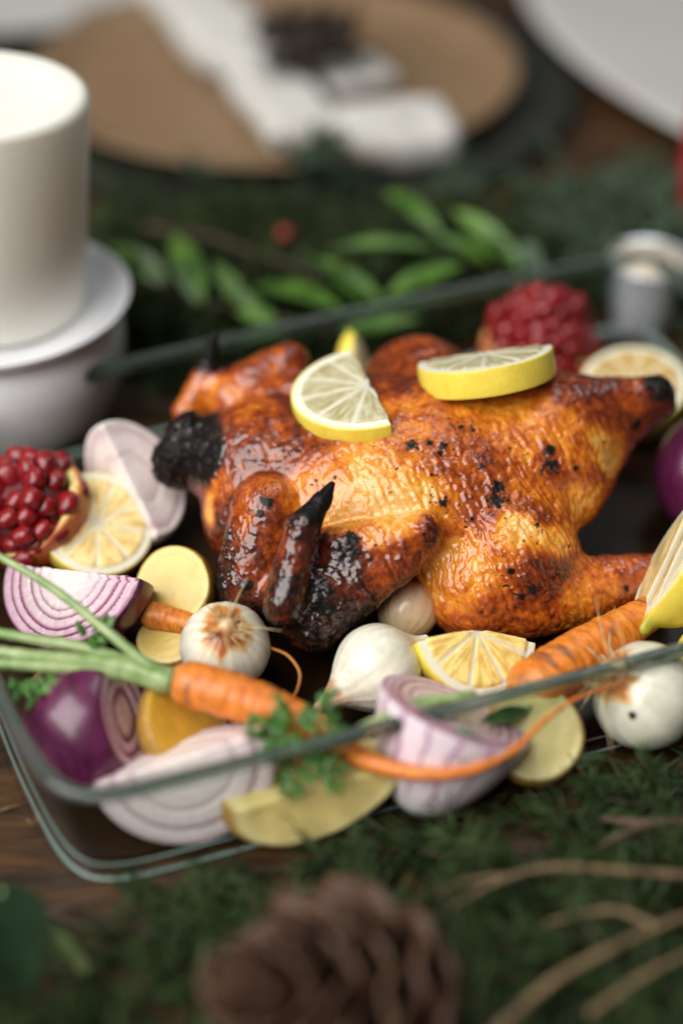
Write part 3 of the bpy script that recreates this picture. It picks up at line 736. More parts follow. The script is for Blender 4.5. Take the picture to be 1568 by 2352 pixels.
# ------------------------------------------------------------------ small white onions
def white_onion(label, loc, axis, R, kind, seed, patch=.55, spot=None, tint=(.72, .68, .55)):
    Rm = basis(axis, cv(1, .1, 0))
    def f(P):
        d = s_ell(P, 0, (R, R, R * .96))
        if kind == 'tip': d = smin(d, s_cap(P, (0, 0, R * .75), (.1, .05, R * 1.62), R * .40, R * .13), .75)
        else: d = smin(d, s_cap(P, (0, 0, R * .8), (0, 0, R * 1.02), R * .28, R * .2), .4)
        d = smin(d, s_cap(P, (0, 0, -R * .8), (0, 0, -R * 1.3), R * .25, R * .1), .7)
        return d
    e = R * 1.75
    V, F = sdf_mesh(f, (-e, -e, -e), (e, e, e), .06 if R > 1.5 else .07)
    th = np.arctan2(V[:, 1], V[:, 0]); r = np.hypot(V[:, 0], V[:, 1])
    st = fbm(np.stack([np.cos(th) * 4, np.sin(th) * 4, V[:, 2] * .25], 1) + seed, 1, 3); nz = fbm(V + seed, 2.2, 4)
    N = vnormals(V, F); V = V + N * (.025 * st + .015 * fbm(V + seed, .8, 2))[:, None]
    c = mix(np.array(tint) * .93, np.array(tint) * np.array((1.04, 1.05, 1.08)), np.clip(.5 + .7 * st, 0, 1))
    c = mix(c, (.60, .60, .30), .20 * sst(.2, -.8, V[:, 2] / R))
    ang = np.arccos(np.clip(V[:, 2] / np.maximum(np.linalg.norm(V, axis=1), 1e-6), -1, 1))
    if kind == 'tip':
        b_ = sst(R * .95, R * 1.25, V[:, 2] + .3 * nz); c = mix(c, mix((.50, .26, .11), (.66, .44, .26), np.clip(.5 + st, 0, 1)), b_ * .9)
        v_ = (1 - sst(.035, .09, np.abs(st))) * sst(R * .45, R * 1.0, V[:, 2]); c = mix(c, (.52, .22, .08), v_ * .7)
    else:
        a = ang + .22 * fbm(np.stack([np.cos(th), np.sin(th), 0 * th], 1) * 1.7 + seed, 1, 3) + .06 * nz
        b_ = 1 - sst(patch * .86, patch, a); edge = np.exp(-((a - patch) / .06) ** 2)
        c = mix(c, mix((.55, .24, .06), (.42, .12, .03), np.clip(.5 + nz, 0, 1)), b_); c = mix(c, (.62, .34, .04), edge * .7)
        c = mix(c, (.66, .50, .26), (1 - sst(.10, .26, ang)) * .8)
    if spot is not None:
        p = Rm.T @ (np.asarray(spot) - loc); p = p / np.linalg.norm(p) * R
        q = V - p; d = np.sqrt(q[:, 0] ** 2 + q[:, 1] ** 2 + q[:, 2] ** 2) * (1 + .5 * nz)
        c = mix(c, (.05, .012, .02), 1 - sst(.18, .24, d))
    t = thing('white_onion', label, 'onion', loc, Rm, 'small white onions in the dish')
    obj('bulb', V, F, M['white_onion'], t, col=c)
    if kind == 'root':
        rs = np.random.RandomState(seed); parts = []
        for k in range(40):
            a = rs.rand() * 6.28; o = rs.rand() ** .5 * R * .22; L = R * (.25 + .75 * rs.rand() ** 1.6)
            p0 = np.array([o * math.cos(a), o * math.sin(a), R * .93]); dr = np.array([math.cos(a) * (.2 + 1.3 * rs.rand()), math.sin(a) * (.2 + 1.3 * rs.rand()), .9 - .5 * rs.rand()])
            dr /= np.linalg.norm(dr); bend = rs.normal(size=3) * .5
            pts = [p0 + dr * L * s + bend * L * s * s * .7 for s in (0, .33, .66, 1)]
            parts.append(tube(pts, [.045, .035, .026, .012], 5))
        V2, F2 = join(parts); o = obj('roots', V2, F2, M['root'], t)
    return t
white_onion('white onion with dry root tuft and brown patch, left of the wing', A(517, 1485, 3.2), cv(.10, .52, .85), 1.86, 'root', 5, .62)
white_onion('white onion with a brown pointed papery tip, below the chicken wing', A(868, 1535, 2.7), cv(-.80, -.46, .32), 1.83, 'tip', 9)
white_onion('largest white onion at the right behind the rim, with a small dark purple spot', A(1480, 1597, 2.55), cv(-.72, .50, .48), 2.18, 'root', 14, .50, spot=A(1436, 1657, 3.3) + cv(0, 0, 1) * .5, tint=(.68, .66, .52))
sh = white_onion('tan shallot tucked under the chicken between wing and thigh', A(935, 1400, 2.2), cv(.2, .8, -.3), 1.35, 'root', 21, .4, tint=(.60, .42, .27))

# ------------------------------------------------------------------ carrots
def carrot_mesh(path, rad, seed, seg=28, n=150):
    P = spline(path, n); R_ = np.interp(np.linspace(0, 1, n), np.linspace(0, 1, len(rad)), rad)
    s = np.r_[0, np.cumsum(np.linalg.norm(np.diff(P, axis=0), axis=1))]
    rs = np.random.RandomState(seed)
    ring = pn(np.stack([s * 2.3, s * 0 + seed, s * 0], 1)); R_ = R_ * (1 + .035 * ring)
    e0 = np.clip(s / max(rad[0], .1), 0, 1); R_ = R_ * np.sqrt(np.clip(1 - (1 - e0) ** 2, .06, 1))
    V, F = tube(P, R_, seg)
    ss = np.repeat(s, seg); aa = np.tile(np.arange(seg) / seg * 2 * math.pi, n)
    Q = np.stack([np.cos(aa) * .9, np.sin(aa) * .9, ss * 2.4], 1) + seed
    gr = pn(Q * np.array([1, 1, 1.6])); nz = fbm(Q, .8, 4)
    ctr = np.repeat(P, seg, 0); V = V + (V - ctr) * (-.045 * (1 - np.abs(gr)) ** 5 + .03 * nz)[:, None]
    c = mix((.62, .155, .012), (.78, .26, .03), np.clip(.5 + .5 * nz, 0, 1))
    c = mix(c, (.30, .07, .01), (1 - np.abs(gr)) ** 9 * .55)
    c = mix(c, (.16, .06, .03), sst(.45, .75, fbm(Q + 40, .7, 4)) * .7)
    c = mix(c, (.52, .24, .07), np.repeat(1 - sst(0, 1.1, s), seg) * .6)
    return V, F, c
def sprig_leaf(base, direction, up, size, seed, lobes=9):
    """a feathery carrot / parsley leaf: lobed leaflets along a short stem"""
    rs = np.random.RandomState(seed); d = direction / np.linalg.norm(direction)
    R_ = basis(up, d); parts = []
    for k in range(lobes):
        t = (k + 1) / lobes; side = (-1) ** k
        o = base + d * size * t * .75
        ang = side * (1.25 - .9 * t) + rs.normal() * .25
        L = size * (.55 - .25 * t) * (.8 + .5 * rs.rand())
        ld = R_ @ np.array([math.cos(ang), math.sin(ang), .15 + .35 * rs.normal()]); ld /= np.linalg.norm(ld)
        ln = R_ @ np.array([rs.normal() * .3, rs.normal() * .3, 1]); sd = np.cross(ln, ld); sd /= np.linalg.norm(sd); ln = np.cross(ld, sd)
        pts = []; wv = [.05, .34, .20, .40, .22, .30, .14, .02]
        for i, w in enumerate(wv):
            u = i / (len(wv) - 1); zc = .16 * L * math.sin(u * 3.0) * rs.normal()
            for sg in (-1, 0, 1):
                pts.append(o + ld * L * (u + (.10 if sg else 0)) + sd * sg * w * L * .75 + ln * (zc + (.08 * L if sg == 0 else 0)))
        F = []
        for i in range(len(wv) - 1):
            for q in (0, 1): F.append((i * 3 + q, i * 3 + q + 1, i * 3 + q + 4, i * 3 + q + 3))
        parts.append((np.array(pts), F))
    return join(parts)
car = thing('carrot', 'slim carrot with green stalks lying across the front, thin root curling to the right', 'carrot', A(560, 1620, 3.8), None, 'carrots in the dish')
L0 = A(560, 1620, 3.8)
path = [A(384, 1561, 4.5), A(440, 1572, 4.4), A(520, 1594, 4.3), A(610, 1625, 4.1), A(700, 1665, 3.8), A(780, 1712, 3.5), A(850, 1750, 3.7), A(930, 1772, 3.9), A(1010, 1778, 4.1), A(1100, 1763, 4.3), A(1180, 1722, 4.3), A(1250, 1655, 4.4), A(1320, 1605, 4.5), A(1400, 1575, 4.5), A(1480, 1550, 4.4)]
V, F, c = carrot_mesh(path, [.78, .92, .94, .88, .74, .50, .38, .30, .25, .18, .14, .10, .07, .05, .03], 4, n=230)
obj('carrot_root', V - L0, F, M['carrot'], car, col=c)
stalks = [([(396, 1566, 4.6), (330, 1538, 4.9), (200, 1490, 5.2), (90, 1470, 5.4), (-40, 1447, 5.6)], [.50, .34, .24, .22, .20]),
          ([(396, 1566, 4.6), (300, 1535, 4.9), (160, 1515, 5.3), (60, 1505, 5.5), (-40, 1492, 5.6)], [.55, .42, .30, .24, .22]),
          ([(396, 1570, 4.5), (290, 1545, 4.8), (150, 1535, 5.2), (60, 1528, 5.4), (-40, 1522, 5.5)], [.50, .34, .24, .22, .20]),
          ([(390, 1555, 4.7), (330, 1520, 5.3), (240, 1445, 6.0), (120, 1350, 6.7), (0, 1278, 7.2), (-50, 1250, 7.4)], [.36, .24, .19, .17, .15, .14])]
for pts, rd in stalks:
    P = spline([A(*p) for p in pts], 40); V, F = tube(P, np.interp(np.linspace(0, 1, 40), np.linspace(0, 1, len(rd)), rd), 10, wob=.04, seed=len(pts))
    obj('stalk', V - L0, F, M['stalk'], car)
for (x, y_, z, dx, dy, sz, sd) in ((190, 1470, 5.4, .9, .6, 1.5, 3), (110, 1540, 5.2, -.4, -1, 1.7, 5), (60, 1560, 4.9, -.6, -.8, 1.3, 6)):
    V, F = sprig_leaf(A(x, y_, z), cv(dx, dy, .1), cv(0, .5, .8), sz, sd); obj('leaf', V - L0, F, M['parsley'], car)
car2 = thing('carrot', 'thick stubby carrot reaching up to the right lemon wedge', 'carrot', A(1330, 1500, 3.4), None, 'carrots in the dish')
L0 = A(1330, 1500, 3.4)
path = [A(1196, 1622, 3.0), A(1225, 1590, 3.1), A(1290, 1535, 3.4), A(1360, 1485, 3.6), A(1440, 1438, 3.6), A(1500, 1402, 3.4), A(1560, 1366, 3.1)]
V, F, c = carrot_mesh(path, [1.30, 1.34, 1.16, 1.0, .86, .72, .5], 13, seg=36)
obj('carrot_root', V - L0, F, M['carrot'], car2, col=c)
P = spline([A(1215, 1625, 3.2), A(1160, 1650, 3.4), A(1090, 1668, 3.5)], 12); V, F = tube(P, np.linspace(.30, .14, 12), 9); obj('stalk', V - L0, F, M['stalk'], car2)
car3 = thing('carrot', 'bit of orange carrot between the potato half and the rooted white onion', 'carrot', A(400, 1425, 2.6), None, 'carrots in the dish')
L0 = A(400, 1425, 2.6)
V, F, c = carrot_mesh([A(320, 1408, 2.7), A(380, 1420, 2.6), A(450, 1440, 2.5), A(540, 1465, 2.3)], [.62, .58, .5, .42], 22, n=60); obj('carrot_root', V - L0, F, M['carrot'], car3, col=c)
# orange rootlet curling beside the onion
P = spline([A(618, 1487, 3.2), A(660, 1505, 3.6), A(688, 1545, 3.5), A(680, 1590, 3.0), A(662, 1606, 2.7)], 30)
V, F = tube(P, np.linspace(.07, .045, 30), 6); tag(obj('carrot_rootlet', V, F, cmat('rootlet', (.45, .17, .03), rough=.5)), 'thin orange rootlet curling beside the rooted white onion', 'root')

# ------------------------------------------------------------------ parsley
par = thing('parsley_sprig', 'parsley sprig with frilly leaves lying along the front rim', 'herb', A(680, 1670, 4.6)); L0 = A(680, 1670, 4.6)
P = spline([A(615, 1720, 4.2), A(760, 1705, 4.7), A(850, 1665, 4.9), A(950, 1620, 4.8), A(1090, 1600, 4.6)], 40); V, F = tube(P, np.linspace(.16, .26, 40), 9); obj('stem', V - L0, F, M['stalk'], par)
for (x, y_, z, dx, dy, sz, sd) in ((700, 1690, 4.7, -.6, .8, 1.9, 11), (730, 1690, 4.7, .2, .9, 1.9, 12), (680, 1700, 4.6, -1, .2, 1.8, 13), (720, 1710, 4.5, .7, .3, 1.4, 17), (690, 1730, 4.3, -.2, -.9, 1.9, 14), (730, 1735, 4.2, .6, -.8, 1.7, 15), (650, 1690, 4.6, -.9, .5, 1.5, 16)):
    V, F = sprig_leaf(A(x, y_, z), cv(dx, dy, .2), cv(.1, .6, .8), sz, sd, 8); obj('leaf', V - L0, F, M['parsley'], par)
par2 = thing('herb_leaf', 'single dark green herb leaf stuck on the red onion half behind the front glass', 'leaf', A(1065, 1705, 3.9)); L0 = A(1065, 1705, 3.9)
def leaf_mesh(a, b_, width, nh, curl=.12, fold=.18, nu=12, ser=0):
    a = np.asarray(a); d = np.asarray(b_) - a; L = np.linalg.norm(d); d = d / L
    sd = np.cross(nh, d); sd /= np.linalg.norm(sd); nn = np.cross(d, sd); V = []; F = []
    for i in range(nu + 1):
        u = i / nu; w = width * .5 * (math.sin(math.pi * u ** .85) ** .8 if 0 < u < 1 else .02)
        w *= 1 + ser * (1 if i % 2 else -1)
        for j in range(-2, 3):
            v = j / 2; V.append(a + d * L * u + sd * w * v + nn * (abs(v) * w * fold * 2 - curl * L * (2 * u - 1) ** 2 + curl * L))
    for i in range(nu):
        for j in range(4): F.append((i * 5 + j, i * 5 + j + 1, i * 5 + j + 6, i * 5 + j + 5))
    return np.array(V), F
V, F = leaf_mesh(A(1022, 1690, 4.9), A(1105, 1735, 4.6), 1.25, cv(0, .3, .9), .05, .1, 14, .18); obj('blade', V - L0, F, M['herb'], par2)
V, F = leaf_mesh(A(1210, 1630, 4.0), A(1100, 1660, 4.1), .6, cv(0, .5, .8), .05, .1); obj('blade', V - L0, F, M['herb'], par2)

# ------------------------------------------------------------------ pomegranates
def uv_sphere(r, nu=12, nv=8):
    V = [(0, 0, -r[2])]; F = []
    for i in range(1, nv):
        p = -math.pi / 2 + math.pi * i / nv
        for k in range(nu):
            a = k / nu * 2 * math.pi; V.append((r[0] * math.cos(p) * math.cos(a), r[1] * math.cos(p) * math.sin(a), r[2] * math.sin(p)))
    V.append((0, 0, r[2])); n = len(V) - 1
    for k in range(nu):
        F.append((0, 1 + (k + 1) % nu, 1 + k)); F.append((n, n - nu + k, n - nu + (k + 1) % nu))
    for i in range(nv - 2):
        for k in range(nu): F.append((1 + i * nu + k, 1 + i * nu + (k + 1) % nu, 1 + (i + 1) * nu + (k + 1) % nu, 1 + (i + 1) * nu + k))
    return np.array(V), F
av, af = uv_sphere((.47, .42, .56)); av = np.sign(av) * np.array((.47, .42, .56)) * np.abs(av / np.array((.47, .42, .56))) ** .72; av = av + av * (.14 * pn(av * 3))[:, None]; aril_me = mesh('aril', av, af); aril_me.materials.append(M['aril'])
def pomegranate(label, loc, axis, xh, R, cap_r, seed, nar):
    Rm = basis(axis, xh); t = thing('pomegranate_piece', label, 'pomegranate', loc, Rm, 'pomegranate pieces in the dish')
    # shell open toward local +Z
    def f(P):
        o = s_ell(P, 0, (R, R * .95, R)); i = s_ell(P, (0, 0, .1), (R - .5, R * .95 - .5, R - .5))
        return smax(smax(o, -i, .1), P[:, 2] - .35 - .25 * pn(P * 1.3 + seed), .1)
    e = R + .4
    V, F = sdf_mesh(f, (-e, -e, -e), (e, e, .9), .09)
    k = np.linalg.norm(V / np.array((R, R * .95, R)), axis=1); nz = fbm(V, 1.2, 3)
    c = mix((.74, .58, .20), mix((.42, .05, .02), (.58, .22, .06), np.clip(.5 + .8 * nz, 0, 1)), sst(.93, .975, k))
    obj('rind', V, F, M['rind'], t, col=c)
    rs = np.random.RandomState(seed); made = 0
    # packed layers of seeds heaped above the shell
    pts = []
    for _ in range(6000):
        p = rs.uniform(-1, 1, 3) * np.array([R, R, R]); 
        dome = (p[0] / (R * .86)) ** 2 + (p[1] / (R * .83)) ** 2 + ((p[2]) / cap_r if p[2] > 0 else p[2] / (R * .5)) ** 2
        if dome > 1 or dome < .62: continue
        if p[2] < -.3: continue
        if all(np.sum((p - q) ** 2) > .66 ** 2 for q in pts): pts.append(p)
        if len(pts) >= nar: break
    for p in pts:
        o = bpy.data.objects.new('aril', aril_me); COL.objects.link(o); o.parent = t
        o.location = Vector(p * S); q = Vector(p + rs.normal(size=3) * .5).to_track_quat('Z', 'Y'); o.rotation_mode = 'QUATERNION'; o.rotation_quaternion = q
        s_ = 1.06 + .22 * rs.rand(); o.scale = (s_, s_ * (.85 + .3 * rs.rand()), s_)
    def core(P): return np.maximum(s_ell(P, 0, (R * .80, R * .77, cap_r * .84)), -P[:, 2] - .4)
    V, F = sdf_mesh(core, (-R, -R, -.9), (R, R, cap_r), .12); obj('membrane', V, F, M['rind'], t, col=np.tile((.10, .005, .007), (len(V), 1)))
    return t
pomegranate('pomegranate piece full of red seeds at the left edge, with yellow and red rind', A(55, 1165, 3.6), cv(-.30, .50, .82), cv(1, 0, 0), 3.0, 1.9, 3, 150)
pomegranate('blurred pomegranate piece of red seeds behind the chicken, left of the silver cup', A(1236, 800, 3.2), cv(.05, .80, .60), cv(1, 0, 0), 3.1, 3.2, 8, 190)

# ------------------------------------------------------------------ candle, holder, plates, cup
cc = np.array([-17.5, 14.6, 0])
hold = thing('candle_holder', 'white footed candle holder with a shallow saucer, under the pillar candle', 'candle holder', cc)
V, F = lathe([(0.01, 6.25), (5.6, 6.25), (6.3, 6.6), (6.75, 7.15), (6.85, 7.3), (6.75, 7.38), (6.5, 7.2), (6.0, 6.85), (5.5, 6.62), (.01, 6.6)], 72); obj('saucer', V, F, M['porcelain'], hold)
V, F = lathe([(.01, .02), (4.7, .02), (5.1, .4), (5.8, 2.0), (6.2, 3.8), (6.25, 5.2), (5.9, 6.0), (5.4, 6.24), (.01, 6.24)], 64); obj('bowl', V, F, M['porcelain'], hold)
can = thing('pillar_candle', 'thick cream white pillar candle standing in the white holder at left', 'candle', cc + [0, 0, 6.95], np.array(Matrix.Rotation(math.radians(4.5), 3, 'Y')))
V, F = lathe([(.01, 0), (4.3, 0), (4.45, .15), (4.75, 5), (5.05, 10.7), (4.95, 11.05), (4.6, 11.2), (3.8, 11.0), (2.4, 10.75), (.01, 10.7)], 64); obj('wax', V, F, M['wax'], can)
V, F = tube([(0, 0, 10.6), (.03, 0, 11.1), (.12, .05, 11.6)], [.12, .11, .08], 8); obj('wick', V, F, M['char'], can)
def plate(name, label, cat, c, R, z, prof, mat, group=None):
    t = thing(name, label, cat, (c[0], c[1], z), None, group); V, F = lathe([(r * R, zz) for r, zz in prof], 128); return obj('plate_body', V, F, mat, t), t
PC = np.array([-5.0, 57.6])
plate('charger_plate', 'large dark charger plate beneath the tan plate', 'charger', PC + [.6, .4], 22.3, 0, [(.01, .02), (.6, .02), (.72, .3), (1.0, 1.0), (1.005, 1.15), (.985, 1.2), (.80, .75), (.70, .55), (.01, .55)], M['charger'])
plate('dinner_plate', 'round tan stoneware plate under the folded napkin', 'plate', PC, 18.5, .62, [(.01, .0), (.80, .0), (.90, .5), (.985, 1.75), (1.0, 1.95), (.985, 2.02), (.955, 1.92), (.895, .95), (.85, .50), (.80, .42), (.01, .4)], M['tanplate'])
def circ(p, q, r):
    ax_, ay = p[:2]; bx, by = q[:2]; cx, cy = r[:2]; d = 2 * (ax_ * (by - cy) + bx * (cy - ay) + cx * (ay - by))
    ux = ((ax_ ** 2 + ay ** 2) * (by - cy) + (bx ** 2 + by ** 2) * (cy - ay) + (cx ** 2 + cy ** 2) * (ay - by)) / d
    uy = ((ax_ ** 2 + ay ** 2) * (cx - bx) + (bx ** 2 + by ** 2) * (ax_ - cx) + (cx ** 2 + cy ** 2) * (bx - ax_)) / d
    return np.array([ux, uy]), math.hypot(ux - ax_, uy - ay)
wp = [(.01, .0), (.62, .0), (.70, .25), (.97, 1.5), (1.0, 1.72), (.985, 1.8), (.95, 1.7), (.72, .8), (.66, .6), (.01, .55)]
c1, r1 = circ(A(1205, 0, 1.9), A(1345, 160, 1.9), A(1568, 300, 1.9)); print('plate R', c1, r1)
plate('side_plate', 'white plate at the top right corner', 'plate', c1, r1, .12, wp, M['whiteplate'], 'white plates')
c2, r2 = circ(A(0, 72, 1.9), A(180, 52, 1.9), A(335, 0, 1.9)); print('plate L', c2, r2)
plate('side_plate', 'white plate at the top left corner', 'plate', c2, r2, .12, wp, M['whiteplate'], 'white plates')
# napkin
nap = thing('linen_napkin', 'white linen napkin folded into a band with a printed flap on the tan plate', 'napkin', A(690, 200, 2.4)); L0 = A(690, 200, 2.4)
def cloth(p, q, wd, th_, seed):
    p = np.asarray(p); q = np.asarray(q); d = q - p; L = np.linalg.norm(d); Rm = basis([0, 0, 1], d); c0 = (p + q) / 2
    def f(P):
        X = (P - c0) @ Rm; X[:, 2] -= .25 * pn(X * .22 + seed) + .12 * pn(X * .6 + seed)
        wv = wd * (1 + .12 * pn(X * .15 + seed + 9))
        rd = th_ * .42; k = np.abs(X) - np.stack([np.full(len(X), L / 2 - rd), wv / 2 - rd, np.full(len(X), th_ / 2 - rd)], 1)
        return np.linalg.norm(np.maximum(k, 0), axis=1) + np.minimum(k.max(1), 0) - rd
    e = np.array([L / 2 + wd, L / 2 + wd, th_ + 1.2]); return sdf_mesh(f, c0 - e, c0 + e, .2)
for (p, q, wd, th_, sd, nm) in ((A(400, -40, 2.6), A(560, 140, 2.6), 6.8, 2.6, 3, 'fold'), (A(570, 130, 2.5), A(715, 320, 2.5), 5.6, 2.6, 5, 'fold'), (A(770, 320, 2.6), A(1045, 300, 2.6), 6.0, 3.2, 9, 'flap'), (A(700, 90, 2.6), A(840, 200, 2.6), 5.5, 1.1, 12, 'fold')):
    V, F = cloth(p, q, wd, th_, sd); obj(nm, V - L0, F, M['linen'], nap)
for (x, y_, a) in ((880, 250, .9), (930, 280, .6), (905, 262, .5)):
    V, F = lathe([(.01, .0), (a, .0), (a, .06), (.01, .06)], 12); V = V * np.array([1, .6, 1]) + A(x, y_, 4.1) - L0; obj('printed_mark', V, F, M['print'], nap)

# ------------------------------------------------------------------ pine cones
def scale_mesh(L, Wd):
    V = []; F = []; nu = 7
    prof_w = [.25, .36, .50, .72, .95, .85, .35]; zz = [0, .02, .05, .10, .18, .30, .40]; thk = [.04, .04, .05, .05, .07, .08, .04]
    for i in range(nu):
        u = i / (nu - 1)
        for sgn in (1, -1):
            for j in range(-2, 3):
                v = j / 2; V.append((L * u, v * Wd * .5 * prof_w[i], L * zz[i] - abs(v) ** 2 * Wd * .12 + sgn * thk[i] * Wd * .5 * (1.15 - .6 * abs(v))))
    for i in range(nu - 1):
        a = i * 10; b_ = a + 10
        for j in range(4):
            F.append((a + j, b_ + j, b_ + j + 1, a + j + 1)); F.append((a + 5 + j, a + 6 + j, b_ + 6 + j, b_ + 5 + j))
        F.append((a + 4, b_ + 4, b_ + 9, a + 9)); F.append((a, a + 5, b_ + 5, b_))
    e = (nu - 1) * 10; F.append((e, e + 5, e + 6, e + 7, e + 8, e + 9, e + 4, e + 3, e + 2, e + 1)); return np.array(V), F
def pine_cone(label, loc, axis, R, Hh, n, seed, mat, smat):
    Rm = basis(axis, cv(1, 0, 0)); t = thing('pine_cone', label, 'pine cone', loc, Rm); rs = np.random.RandomState(seed)
    V, F = lathe([(.02, -Hh * .5), (R * .28, -Hh * .45), (R * .34, -Hh * .1), (R * .24, Hh * .3), (.02, Hh * .5)], 16); obj('core', V, F, mat, t)
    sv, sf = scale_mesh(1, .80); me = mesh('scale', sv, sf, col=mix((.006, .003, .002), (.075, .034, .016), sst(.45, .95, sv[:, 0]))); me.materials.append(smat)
    for k in range(n):
        u = (k + .5) / n; z = -Hh * .42 + Hh * .86 * u; a = k * 2.39996; el = -.35 + 1.5 * u + rs.normal() * .08
        Lk = R * (1.0 - .62 * max(0, u - .25) / .75) * (.6 + .4 * min(1, u / .2)) * (.80 + .16 * rs.rand())
        d = np.array([math.cos(a) * math.cos(el), math.sin(a) * math.cos(el), math.sin(el)])
        zu = np.array([-math.cos(a) * math.sin(el), -math.sin(a) * math.sin(el), math.cos(el)]); yv = np.cross(zu, d)
        m_ = Matrix.Identity(4)
        for i in range(3):
            m_[i][0] = d[i]; m_[i][1] = yv[i]; m_[i][2] = zu[i]
        m_.translation = Vector(np.array([math.cos(a) * R * .12, math.sin(a) * R * .12, z]) * S)
        o = bpy.data.objects.new('scale', me); COL.objects.link(o); o.parent = t
        o.matrix_local = m_ @ Matrix.Diagonal((Lk, Lk, Lk, 1))
    return t
pine_cone('large open brown pine cone in the foreground on the evergreen branches', A(755, 2300, 3.6), cv(-.72, .30, .55), 4.0, 7.6, 96, 2, M['cone'], M['scale'])

# ------------------------------------------------------------------ cup, red candle, odds and ends
t = thing('silver_cup', 'small silver metal cup with a pale top behind the dish at right', 'cup', A(1462, 770, 0) + [.3, .8, 0])
V, F = lathe([(.01, .05), (1.6, .05), (1.7, .25), (1.95, 2.2), (2.3, 4.4), (2.4, 4.6), (2.3, 4.62), (2.1, 4.3), (.01, 4.2)], 48); obj('cup_body', V, F, M['silver'], t)
V, F = lathe([(.01, 4.2), (2.05, 4.25), (2.0, 4.6), (1.3, 4.95), (.01, 5.1)], 40); obj('cream_filling', V, F, M['creamtop'], t)
t = thing('red_candle', 'red candle cut off by the right edge behind the evergreen', 'candle', (A(1600, 545, 0)))
V, F = lathe([(.01, .03), (1.7, .03), (1.75, .2), (1.75, 10.6), (1.6, 10.9), (.01, 10.8)], 40); obj('wax', V, F, M['redwax'], t)
V, F = tube([(0, 0, 10.7), (.03, .02, 11.2), (.1, 0, 11.5)], [.1, .09, .06], 7); obj('wick', V, F, M['char'], t)
V, F = uv_sphere((.55, .55, .55), 16, 10); tag(obj('red_berry', V + A(655, 540, 3.2), F, M['berry']), 'single red berry among the dark evergreen behind the dish', 'berry')
V, F = leaf_mesh(A(1190, 560, 4.0), A(1250, 640, 3.2), 1.3, cv(-.3, .4, .8)); tag(obj('silvery_leaf', V, F, M['greyneedle']), 'pale silvery leaf beside the far pomegranate piece', 'leaf')

# ------------------------------------------------------------------ leafy branches behind the dish
def branch(label, stem, leaves, mat, nm='leafy_branch'):
    L0 = A(*stem[0]); t = thing(nm, label, 'branch', L0, None, 'leafy branches behind the dish')
    P = spline([A(*s_) for s_ in stem], 30); V, F = tube(P, np.linspace(.18, .08, 30), 7); obj('stem', V - L0, F, M['darktwig'], t)
    for (x0, y0, z0, x1, y1, z1, w) in leaves:
        V, F = leaf_mesh(A(x0, y0, z0), A(x1, y1, z1), w * random.uniform(.72, .92), cv(random.uniform(-.4, .4), .6, .7), random.uniform(.03, .10), random.uniform(.1, .28)); obj('leaf', V - L0, F, mat, t)
branch('branch of broad bright green leaves behind the dish at left', [(760, 760, 2.5), (600, 720, 3), (450, 690, 3), (300, 640, 3)],
       [(385, 655, 3, 255, 565, 4.0, 2.0), (465, 705, 3, 400, 535, 4.6, 2.1), (560, 700, 3, 490, 600, 4.2, 1.5), (580, 660, 3.4, 790, 715, 4.4, 2.5), (600, 735, 3, 505, 665, 4.2, 1.9), (640, 750, 3, 540, 720, 3.6, 1.6)], M['leaf'])
branch('branch of narrow green leaves behind the dish, middle right', [(860, 720, 2.5), (960, 650, 3), (1080, 600, 3.4), (1180, 560, 3.6)],
       [(1000, 575, 4, 750, 575, 4.8, 1.5), (880, 700, 3, 705, 590, 4.4, 1.6), (890, 680, 3, 1060, 610, 4.4, 2.0), (1180, 615, 3.4, 1040, 480, 5.2, 1.9), (1120, 610, 3.2, 1000, 545, 4.6, 1.3), (1190, 620, 3.4, 1110, 520, 4.6, 1.3), (1010, 540, 4.2, 880, 440, 4.6, 1.3), (780, 770, 2.6, 960, 735, 3.0, 1.6), (830, 700, 3, 760, 640, 4, 1.2)], M['leaf'])

# ------------------------------------------------------------------ evergreen
stems = []
def needles(sprigs, seed, nl, wd, per):
    rs = np.random.RandomState(seed); VV = []; n_s = len(sprigs)
    for (base, d, L) in sprigs:
        d = d / np.linalg.norm(d); bend = rs.normal(size=3) * .25; side0 = np.cross(d, [0, 0, 1]); side0 /= max(np.linalg.norm(side0), 1e-3); upv = np.cross(side0, d)
        tt = np.linspace(0, 1, 6)[:, None]; stems.append(tube(base + tt * L * d + tt * tt * L * bend, [.055, .05, .045, .04, .03, .02], 5))
        u = rs.rand(per); sg = np.where(rs.rand(per) < .5, -1, 1)
        o = base + np.outer(u * L, d) + np.outer(u * u * L, bend)
        dirn = d * (.75 + .4 * rs.rand(per))[:, None] + np.outer(sg * (.5 + .5 * rs.rand(per)), side0) + np.outer(.25 + .55 * rs.normal(size=per), upv)
        dirn /= np.linalg.norm(dirn, axis=1)[:, None]
        ln = nl * (.7 + .7 * rs.rand()) * (.6 + .8 * rs.rand(per)) * (1 - .4 * u)
        w = np.cross(dirn, rs.normal(size=(per, 3)) * .5 + np.array([0, -.4, 1])); w /= np.linalg.norm(w, axis=1)[:, None]; w *= wd * (.7 + .6 * rs.rand(per))[:, None]
        cur = np.cross(dirn, w / wd) * (rs.normal(size=per) * .18 * ln)[:, None]
        m1 = o + dirn * (ln * .5)[:, None] + cur; m2 = o + dirn * ln[:, None]
        VV.append(np.stack([o - w * .4, o + w * .4, m1 - w, m1 + w, m2 - w * .12, m2 + w * .12], 1).reshape(-1, 3))
    V = np.concatenate(VV); k = np.arange(len(V) // 6)[:, None] * 6
    F = np.concatenate([k + np.array([[0, 1, 3, 2]]), k + np.array([[2, 3, 5, 4]])]); return V, F
